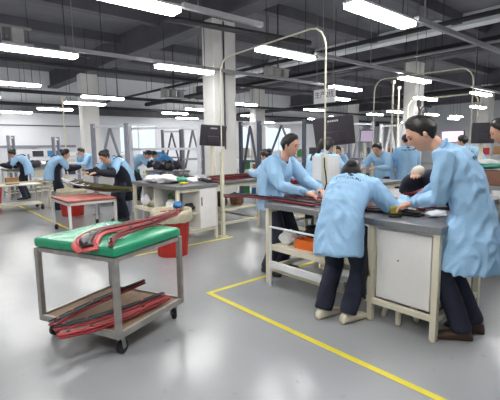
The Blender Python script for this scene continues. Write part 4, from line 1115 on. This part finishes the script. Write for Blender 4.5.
MB().cyl((-0.13, 0, 0), (-0.02, 0, 0), 0.06).bar((-0.06, 0, 0), (0.018, 0, 0.25), 0.04).box((-0.0, 0, 0.32), (0.04, 0.2, 0.2)).build('motor_bracket', M_DGREY, f)

# ------------------------------------------------------------------ more of the hall: shelves and boxes farther back
def shelf_unit(label, x, y, wd, dp, h, rz, m):
    t = thing('storage_shelf', label, 'shelf', (x, y, 0), rz, 'open storage shelves farther back')
    for a in (-1, 1):
        for b in (-1, 1): MB().box((a * wd / 2, b * dp / 2, h / 2), (0.04, 0.04, h)).build('post', m, t)
    for k in range(4):
        z = 0.15 + k * (h - 0.25) / 3
        MB().box((0, 0, z), (wd + 0.03, dp + 0.03, 0.03)).build('shelf_board', M_RACKP, t)
    return [0.165 + k * (h - 0.25) / 3 for k in range(4)]
def boxes(x, y, z, rz, wd, n_, lb, grp, seed):
    r = random.Random(seed)
    cols = [M_CARD, M_PAPER, M_DGREY, M_BLUECLOTH, M_GREENP, M_RED, M_BLACK, M_CREAM]
    for k in range(n_):
        s = wd / n_ * r.uniform(0.6, 0.85); hh = r.uniform(0.10, 0.24)
        m = cols[r.randrange(len(cols))]
        b = MB().b2((-s / 2, -0.13, 0), (s / 2, 0.13, hh), bevel=0.006).b2((-s * 0.3, -0.134, hh * 0.35), (s * 0.3, -0.1302, hh * 0.6))
        o = b.build('storage_box', m)
        u = -wd / 2 + wd * (k + 0.5) / n_
        o.location = (x + u * math.cos(rz), y + u * math.sin(rz), z); o.rotation_euler = (0, 0, rz)
        tag(o, lb % ('leftmost', 'second', 'third', 'fourth', 'fifth', 'sixth')[k], 'box', grp)
SH = [((6.9, 8.5), 1.5, 'grey storage shelf of small boxes seen between the nearest column and the standing man', 'box on the %s shelf of the unit right of the nearest column, ' , 4),
      ((4.2, 15.6), 1.6, 'storage shelf of small boxes behind the far left workers', 'box on the %s shelf behind the far left workers, ', 3),
      ((6.5, 13.0), 1.3, 'storage shelf of small boxes under the bright left window', 'box on the %s shelf under the bright left window, ', 3),
      ((8.0, 6.6), 1.3, 'storage shelf of small boxes behind the big tilted monitor', 'box on the %s shelf behind the big tilted monitor, ', 4),
      ((10.6, 6.3), 1.4, 'storage shelf of small boxes left of the fan column', 'box on the %s shelf left of the fan column, ', 4),
      ((11.0, 3.7), 1.6, 'storage shelf of small boxes at the right behind the pink screen', 'box on the %s shelf behind the pink screen, ', 4)]
for i, ((x, y), wd, lb, bl, n_) in enumerate(SH):
    rz = math.atan2(-x, y) + 0.1
    zs = shelf_unit(lb, x, y, wd, 0.36, 1.25, rz, M_RACK)
    for k, z in enumerate(zs):
        boxes(x, y, z + 0.001, rz, wd - 0.1, n_, (bl % ('bottom', 'lower middle', 'upper middle', 'top')[k]).rstrip(', ') + ', %s', 'small boxes on the far storage shelves', 10 * i + k)

# ------------------------------------------------------------------ the people
E_ = -PI / 2
person('man in pale blue jacket at the far bench end, hands on a red part', (3.20, 3.27, 0), -PI / 2 + 0.22,
       hip=(-0.02, 0, 0.90), neck=(0.11, 0, 1.31), head=(0.19, 0.0, 1.445), look=(1, 0.05, -0.30),
       hands={'L': (0.50, 0.12, 0.97), 'R': (0.46, -0.15, 0.965)}, hand_dir={'L': (0.7, -0.6, -0.25), 'R': (0.75, 0.35, -0.25)},
       feet={'L': (0.02, 0.13, 0.3), 'R': (-0.02, -0.12, -0.2)}, hem=0.16, fine=True, shoe=M_SHOEK, hair='short', bulk=1.16, build=1.0)
person('woman in long pale blue smock bending over the front bench, seen from behind', (2.69, 1.975, 0), 0.10,
       hip=(-0.03, 0, 0.86), neck=(0.36, 0.06, 1.10), head=(0.44, 0.18, 1.165), look=(0.65, 0.45, -0.8), twist=0.6,
       hands={'L': (0.62, 0.18, 0.95), 'R': (0.70, -0.22, 0.95)}, hand_dir={'L': (0.9, -0.3, -0.3), 'R': (0.8, 0.35, -0.3)},
       hints={'R': (-0.4, -0.45, -0.8), 'L': (-0.3, 0.7, -0.5)},
       feet={'L': (-0.06, 0.12, -0.2), 'R': (0.0, -0.08, -0.25)}, hem=0.30, flare=1.12, fine=True, shoe=M_SHOEW, hair='bun',
       coat_name='smock', bend=0.07, mark=(0.6, 0.85), bulk=0.98)
person('tall man in pale blue coat and brown shoes bending over the bench end', (3.12, 1.19, 0), PI / 2 + 0.30,
       hip=(-0.04, 0, 0.95), neck=(0.20, 0.05, 1.415), head=(0.32, 0.09, 1.52), look=(0.80, 0.32, -0.60),
       hands={'L': (0.37, 0.0, 1.0), 'R': (0.42, -0.22, 0.95)}, hand_dir={'L': (0.9, 0.0, -0.35), 'R': (0.9, 0.1, -0.35)},
       hints={'L': (-0.5, 0.25, -0.9)},
       feet={'L': (0.0, 0.09, 0.3), 'R': (-0.07, -0.10, -0.05)}, hem=0.40, flare=1.24, fine=True, shoe=M_SHOEB, hair='short',
       coat_name='work_coat', bend=0.05, mark=(0.66, 0.7), bulk=0.98, build=1.08)
def far(label, px, py, dist, head_z, heading_to, lean=0.1, **k):
    # stands so that the head comes at this bearing; lean is how far the head is ahead of the feet
    v = away(px, 150, dist)
    h = heading_to
    ht = k.pop('stand', 1.62)
    hipz = 0.92 * ht / 1.62
    nz = head_z - 0.14 * (1 - min(1, lean))
    loc = (v.x - math.cos(h) * lean, v.y - math.sin(h) * lean, 0)
    hands = k.pop('hands', {'L': (lean + 0.26, 0.14, 1.0), 'R': (lean + 0.28, -0.14, 1.0)})
    return person(label, loc, h, bulk=k.pop('bulk', 1.08), hip=(-0.04 - lean * 0.15, 0, hipz), neck=(lean * 0.72, 0, nz), head=(lean, 0, head_z), hands=hands, **k)
def toward(px, d, deg=0):                              # heading as seen in the photo: 0 = away from the camera, 90 = to the right
    v = away(px, 150, d); return math.atan2(v.y, v.x) - math.radians(deg)
far('woman with navy sleeves and apron bending over the red-topped table, left', 104, 160, 8.2, 1.27, toward(104, 8.2, -125), 0.34, hair='bun', apron=True, oversleeve=True, look=(0.8, 0, -0.6))
far('dark-haired woman with navy sleeves standing in front of the pale far bench, left', 65, 155, 10.6, 1.30, toward(65, 10.6, 85), 0.24, hair='bun', apron=True, oversleeve=True, look=(0.9, 0, -0.4))
far('far worker in plain pale blue bending behind the pale far bench, left', 81, 152, 13.0, 1.33, toward(81, 13, -110), 0.2, look=(0.8, 0, -0.5))
far('leftmost worker, in pale blue with navy sleeves, facing left by the trolley', 12, 155, 13.4, 1.30, toward(12, 13.4, -80), 0.25, hair='bun', apron=True, oversleeve=True, look=(0.8, 0, -0.55))
far('far worker in pale blue bent low under the pale rack, the left of two there', 148, 155, 11.5, 1.24, toward(148, 11.5, 100), 0.36, hair='bun', oversleeve=True, look=(0.6, 0, -0.8))
far('far worker in dark blue bent low under the pale rack, the right of two there', 154, 156, 12.3, 1.22, toward(154, 12.3, -100), 0.38, coat=M_BLUECLOTH, hair='short', oversleeve=True, look=(0.6, 0, -0.8))
far('dark-haired worker partly hidden behind the standing man', 266, 155, 7.3, 1.26, toward(266, 7.0, -60), 0.28, hair='bun', look=(0.8, 0, -0.5))
far('woman with black ponytail in pale blue seen from behind beside the arched pole', 327, 145, 5.7, 1.42, toward(327, 5.7, 30), 0.16, hair='tail', apron=True, look=(0.9, -0.1, -0.3))
far('worker in navy apron and pale blue facing the camera below the big tilted monitor', 337, 150, 8.9, 1.30, toward(337, 8.9, 165), 0.2, apron=True, hair='short', look=(0.9, 0, -0.4))
far('woman in pale blue with hair tied up, below the mauve-screened monitor', 377, 148, 8.6, 1.35, toward(377, 8.6, -150), 0.22, hair='bun', look=(0.9, 0, -0.5))
far('worker standing with back turned in a pale blue coat by the fan column', 406, 141, 9.0, 1.52, toward(406, 9.0, -12), 0.05, hem=0.32, coat_name='work_coat', mark=(0.74, 0.9), look=(0.9, 0.2, -0.3))
far('far worker in blue with dark hair behind the shoulder of the right-hand worker', 462, 140, 9.2, 1.48, toward(462, 9.2, -70), 0.25, look=(0.9, 0, -0.35))
far('black-haired person at the right edge of the photo looking down left', 500, 131, 4.75, 1.56, toward(499, 4.75, -95), 0.33, look=(0.85, 0.1, -0.45), hands={'L': (0.2, 0.2, 0.95), 'R': (0.2, -0.2, 0.95)})
person('person with navy sleeves and white cotton gloves, mostly hidden behind the right-hand worker', (3.92, 1.66, 0), PI,
       hip=(-0.02, 0, 0.86), neck=(0.1, 0, 1.16), head=(0.17, 0.04, 1.25), look=(0.8, 0, -0.6), coat=M_NAVY, glove=True,
       hands={'L': (0.34, 0.06, 1.0), 'R': (0.22, -0.24, 1.15)})
